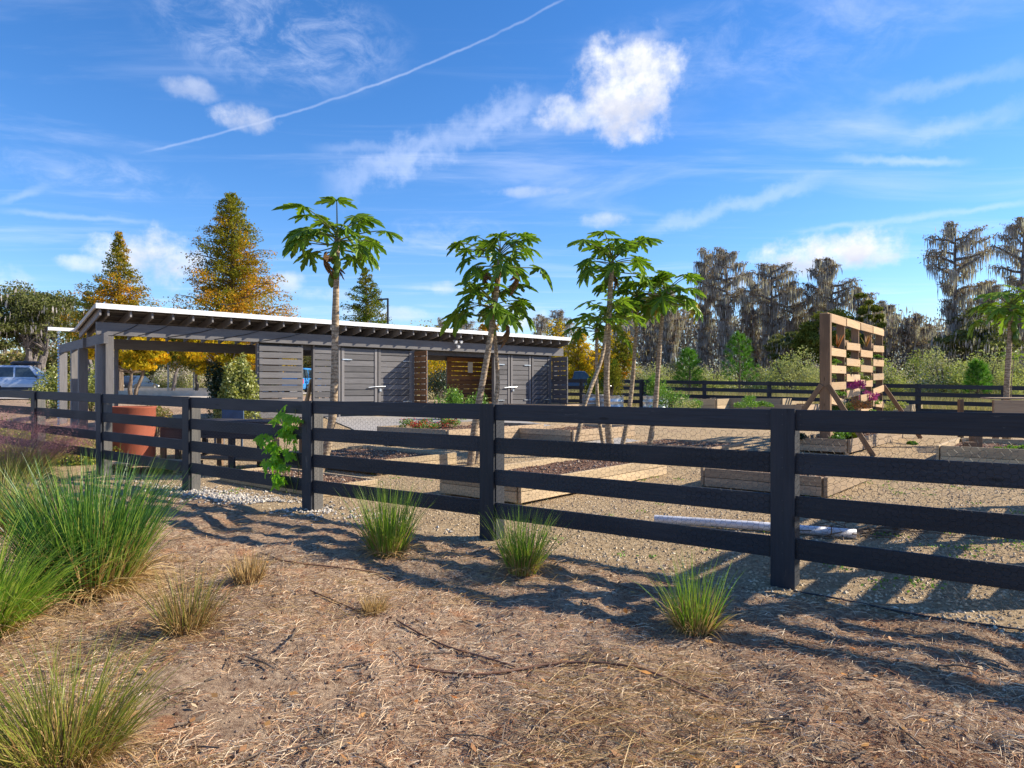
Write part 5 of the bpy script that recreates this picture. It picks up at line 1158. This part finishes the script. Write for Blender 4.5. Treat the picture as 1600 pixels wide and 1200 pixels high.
round_tree(345, 41, 512, 130, L_CYPY, 'yellow-orange tree behind the tall shrub under the shelter beam', n=6500, leaf=.2, crown_low=.26, name='yellow_tree', sub=40, trunks=1)
round_tree(265, 55, 512, 120, L_CYPY, 'yellow foliage farther back under the shelter roof', n=5000, leaf=.24, crown_low=.35, name='yellow_tree', sub=30, trunks=1)
round_tree(55, 60, 438, 150, L_OAK, 'large live oak at the far left hung with moss', n=30000, leaf=.2, crown_low=.36, sub=100, moss=700, trunks=6, flat=.6)
round_tree(-30, 56, 468, 120, L_OAK, 'live oak cut by the left edge', n=14000, leaf=.24, crown_low=.34, sub=55, moss=350, trunks=4)
round_tree(132, 66, 448, 64, L_OAK, 'narrow live oak between the large oak and the orange cypress', n=7000, leaf=.26, crown_low=.4, sub=36, moss=150, trunks=2)
for i, (px, Y, ty, w_, m_, lab) in enumerate([(905, 58, 512, 50, L_CYPY, 'golden tree just right of the shelter roof end'), (945, 60, 516, 62, L_CYPY, 'golden tree behind the papaya cluster'), (975, 57, 520, 50, L_CYPO, 'orange tree at the right of the golden ones'), (868, 64, 500, 60, L_CYPY, 'golden tree top above the right end of the roof')]):
    conical_tree(px, Y, ty, w_, m_, lab, n=5200, leaf=.22, power=.45, nb=70, name='golden_tree', z0f=.03, group='golden trees behind the shelter end')
rows_ = [(1097, 74, 391, 62), (1136, 70, 387, 84), (1178, 80, 436, 60), (1207, 72, 409, 88), (1240, 78, 440, 60), (1270, 76, 408, 46), (1302, 72, 402, 70), (1050, 76, 448, 66), (1015, 82, 462, 60),
         (1340, 78, 452, 60), (1392, 84, 470, 50), (1422, 80, 492, 66), (1450, 84, 508, 50), (1492, 62, 350, 118), (1590, 66, 340, 104), (1545, 74, 440, 80), (970, 92, 478, 60), (890, 95, 484, 44), (845, 98, 490, 44), (730, 105, 498, 40), (690, 105, 502, 44), (1650, 70, 400, 110)]
labs = ['slim mossy cypress at the left of the tall pair', 'tallest broad-topped mossy cypress of the pair right of the papayas', 'short mossy cypress in the notch right of the tall pair', 'broad reddish mossy cypress in the middle of the tree line', 'low mossy cypress right of the broad reddish one', 'slim mossy cypress left of the pallet wall', 'mossy cypress directly above the left post of the pallet wall', 'mossy cypress directly behind the rightmost papaya crown', 'mossy cypress behind the papaya cluster', 'mossy cypress above the pallet wall', 'small mossy cypress right of the pallet wall top', 'low mossy cypress in the gap of the tree line', 'lowest mossy cypress in the gap of the tree line', 'tall spreading mossy cypress with umbrella crown near the right edge', 'tallest mossy cypress at the right edge', 'mossy cypress between the two tall right-hand ones', 'distant mossy cypress above the golden trees', 'distant mossy cypress above the right end of the roof', 'distant mossy cypress right of the leaning papaya', 'faint distant cypress behind the leaning papaya', 'faint distant cypress above the shelter roof left of the papaya', 'mossy cypress beyond the right edge']
for (px, Y, ty, w_), lab in zip(rows_, labs): moss_tree(px, Y, ty, w_, lab, n=4600 if Y < 90 else 2400, moss=4200 if Y < 90 else 1700, z0=.2)
round_tree(1290, 62, 470, 100, L_OAKY, 'olive green oak left of and behind the pallet wall', n=13000, leaf=.26, crown_low=.12, sub=60, trunks=2)
round_tree(1235, 66, 500, 80, L_OAK, 'dark oak at the foot of the tree line left of the pallet wall', n=9000, leaf=.26, crown_low=.05, sub=44, trunks=2, moss=500)
round_tree(1352, 66, 442, 62, L_OAKY, 'dark green oak above the right part of the pallet wall', n=8500, leaf=.26, crown_low=.15, sub=44, trunks=2, moss=300)
round_tree(1520, 60, 470, 130, L_OAK, 'dark mossy oak mass below the tall right-hand cypresses', n=16000, leaf=.26, crown_low=.05, sub=80, trunks=3, moss=2500)
# distant understorey, one mass
mb = MB(); n = 95000; X = rng.random(n)*120-14; Y = 78+14*rng.random(n); top = 8.6+3.4*vnoise(X, Y*0, .22, 3)+3.6*vnoise(X, Y*0, .7, 5); top = top*np.where(X < 12, .55, 1)*np.where((X > 46)&(X < 53), .75, 1)
Z = G(X, Y)+top*rng.random(n)**.8*1.05; kk = rng.random(n) < .5; P = np.stack([X, Y, Z], -1)
ax = rng.normal(size=(n, 3)); ax[kk] = np.array([0, 0, -1.])+rng.normal(size=(kk.sum(), 3))*.1
V, Q = rhombs(P, np.where(kk, .4+.9*rng.random(n), .4), np.where(kk, .16, .26), A=ax); mm = kk
me = mesh_np('swamp_thicket', V, Q, [L_TWIG, L_MOSS], midx=kk.astype(int), rnd=rng.random(n)); o = bpy.data.objects.new('swamp_thicket', me); link(o); tag(o, 'grey-brown thicket of mossy undergrowth under the distant cypresses', 'thicket', kind='stuff')
mb = MB(); n = 60000; X = -125+rng.random(n)*112; Y = 86+14*rng.random(n); Z = G(X, Y)+(5.4+3*vnoise(X, Y*0, .2, 7))*rng.random(n)
V, Q = rhombs(np.stack([X, Y, Z], -1), .6, .42); me = mesh_np('distant_wood', V, Q, [L_BUSHD], rnd=rng.random(n)); o = bpy.data.objects.new('distant_wood', me); link(o); tag(o, 'distant olive wood behind the parking lot on the left', 'wood', kind='stuff')
# bushes in the field
for i, (px, Y, w_, ty, m_, ex, lab) in enumerate([
        (1010, 44, 80, 560, L_BUSH, True, 'scrubby bush behind the papaya cluster with pale seed heads'), (1110, 43, 90, 556, L_BUSH, True, 'pale seed-headed bush between the two young pines'), (1190, 42, 50, 566, L_BUSH, False, 'low bush right of the taller young pine'),
        (1235, 40, 90, 545, L_BUSH, False, 'broad sage green bush left of the pallet wall'), (1290, 43, 70, 552, L_BUSH, True, 'sage green bush partly behind the pallet wall post'),
        (1385, 38, 80, 552, L_BUSH, True, 'pale bush right beside the pallet wall'), (1435, 42, 80, 542, L_SHRUBY, False, 'yellow-green domed bush right of the pallet wall'), (1475, 36, 90, 540, L_BUSH, True, 'pale seed-headed bush left of the edge papaya'),
        (1540, 36, 100, 538, L_BUSH, False, 'large sage bush behind the edge papaya trunk'), (1600, 38, 70, 548, L_BUSH, False, 'sage bush at the right edge'), (1060, 46, 60, 560, L_OAK, False, 'dark low bush left of the shorter young pine'), (1345, 42, 80, 556, L_BUSH, True, 'bush seen through the pallet wall')]):
    c = at(px, Y); R = w_/2/F*Y; Hh = zat(ty, Y)-c.z
    shrub('field_bush', c, (R*1.35, R*1.0, Hh*.9), 8200, .115, m_, lab, 'bush', 'bushes in the field beyond the far fence', sub=34, extra=(L_BUSHW, .12, .09) if ex else None, clump=.3, low=-.6)
for i, (px, Y, w_, ty) in enumerate([(262, 74, 46, 577), (292, 72, 50, 575), (322, 74, 46, 577)]):
    c = at(px, Y); R = w_/2/F*Y; Hh = zat(ty, Y)-c.z
    shrub('seed_head_bush', c, (R*1.2, R, Hh*.9), 3000, .16, L_BUSH, ['left', 'middle', 'right'][i]+'-hand pale seed-headed bush at the back of the lot under the shelter roof', 'bush', 'pale bushes behind the parking lot', sub=26, extra=(L_BUSHW, .8, .15), clump=.32, low=-.6)
# young pines
def young_pine(px, Y, topy, wpx, label):
    c = at(px, Y); H = zat(topy, Y)-c.z; R = wpx/2/F*Y; o = thing('young_pine', c, label, 'pine tree', 'young pines in the field'); tr = MB(); cr = MB(); tr.tube([c, c+Vector((.03, 0, H*.5)), c+Vector((0, 0, H*.97))], [.06, .04, .012], 6)
    for i in range(34):
        f = .28+.72*i/34; rr = R*(1-f)**.6*(.7+.5*rng.random())+.08; a = i*2.399; b0 = np.array([c.x, c.y, c.z+H*(f-.08)]); e = b0+np.array([math.cos(a)*rr, math.sin(a)*rr, rr*.75]); limb(tr, b0, e, .018, .006, 4)
        for t in (.55, .8, 1.):
            k = 34; q = np.tile(b0+(e-b0)*t, (k, 1)); D = rng.normal(size=(k, 3))+(e-b0)/np.linalg.norm(e-b0)*.9+np.array([0, 0, .3]); V, Q, R_ = blades(q, D, .2+.1*rng.random(k), .018, .2, 2); cr.add(V, Q, rnd=R_)
    place('trunk', tr.build('trunk', [M_BARK]), Matrix.Identity(4), o); place('crown', cr.build('crown', [L_PINE]), Matrix.Identity(4), o)
young_pine(1077, 36, 542, 46, 'shorter young pine with bright green needles beyond the far fence')
young_pine(1155, 36, 515, 56, 'taller young pine with bright green needles beyond the far fence')
young_pine(1527, 33, 562, 40, 'small dark pine in front of the bushes near the right edge')
# field grass beyond the far fence
n = 30000; X = -3+rng.random(n)*44; Y = 25+16*rng.random(n)**1.2; k_ = (Y > 30.6-.555*np.maximum(X-5.75, 0)); X, Y = X[k_], Y[k_]; n = len(X)
V, Q, R = blades(np.stack([X, Y, G(X, Y)], -1), np.stack([.2*rng.normal(size=n), .2*rng.normal(size=n), np.ones(n)], -1), .35+.5*rng.random(n), .025, .5, 2)
me = mesh_np('field_grass', V, Q, [L_FIELD], rnd=R); o = bpy.data.objects.new('field_grass', me); link(o); tag(o, 'tan dry grass in the field beyond the far fence', 'grass', kind='stuff')
# weeds in the gravel
X, Y = visible_xy(900, 4.6, 13, 1.); kp = (fdist(X, Y) > .1)&(vnoise(X, Y, 2.1, 44) > .12); X, Y = X[kp], Y[kp]; k = 9; n = len(X)*k; X = np.repeat(X, k)+.05*rng.normal(size=n); Y = np.repeat(Y, k)+.05*rng.normal(size=n)
V, Q = rhombs(np.stack([X, Y, G(X, Y)+.02*rng.random(n)+.01], -1), .03, .018); me = mesh_np('gravel_weeds', V, Q, [L_GREEN], rnd=rng.random(n)); o = bpy.data.objects.new('gravel_weeds', me); link(o); tag(o, 'tiny green weeds dotted in the gravel', 'weeds', kind='stuff')
# lamp post
lp = at(606, 55); lo = thing('lamp_post', lp, 'dark parking lot lamp post beside the green cypress', 'lamp post'); zt_ = zat(467, 55)
board('pole', lp, Vector((lp.x, lp.y, zt_)), .14, .14, M_DARKM, lo); board('lamp_head', Vector((lp.x-.8, lp.y, zt_-.06)), Vector((lp.x+.06, lp.y, zt_)), .32, .09, M_DARKM, lo)
# fruit tree stakes in the lot
for i, (px, Y) in enumerate(((263, 44), (303, 46), (178, 42))):
    c = at(px, Y); o = board('tree_stake', c, c+Vector((0, 0, 3.)), .09, .09, M_CONC); tag(o, ['pale pole left of the parking lot gap', 'pale pole in the middle of the parking lot gap', 'pale pole just right of the corner column'][i], 'pole', 'pale poles in the parking lot')
# twig pile at the end of the pipe
c = ground_at(1365, 835); mb = MB()
for _ in range(60):
    a = rng.random()*3.14; p = np.array([c.x+.35*rng.normal(), c.y+.15*rng.normal(), g(c.x, c.y)+.01+.05*rng.random()]); d = np.array([math.cos(a), math.sin(a)*.5, .15*rng.normal()])*(.1+.25*rng.random()); mb.tube([p-d, p+rng.normal(size=3)*.01, p+d], .004+.003*rng.random(), 4, cap=False)
o = bpy.data.objects.new('twig_pile', mb.build('twig_pile', [M_BARK])); link(o); tag(o, 'pile of dark twigs at the right end of the plastic pipe', 'twigs')
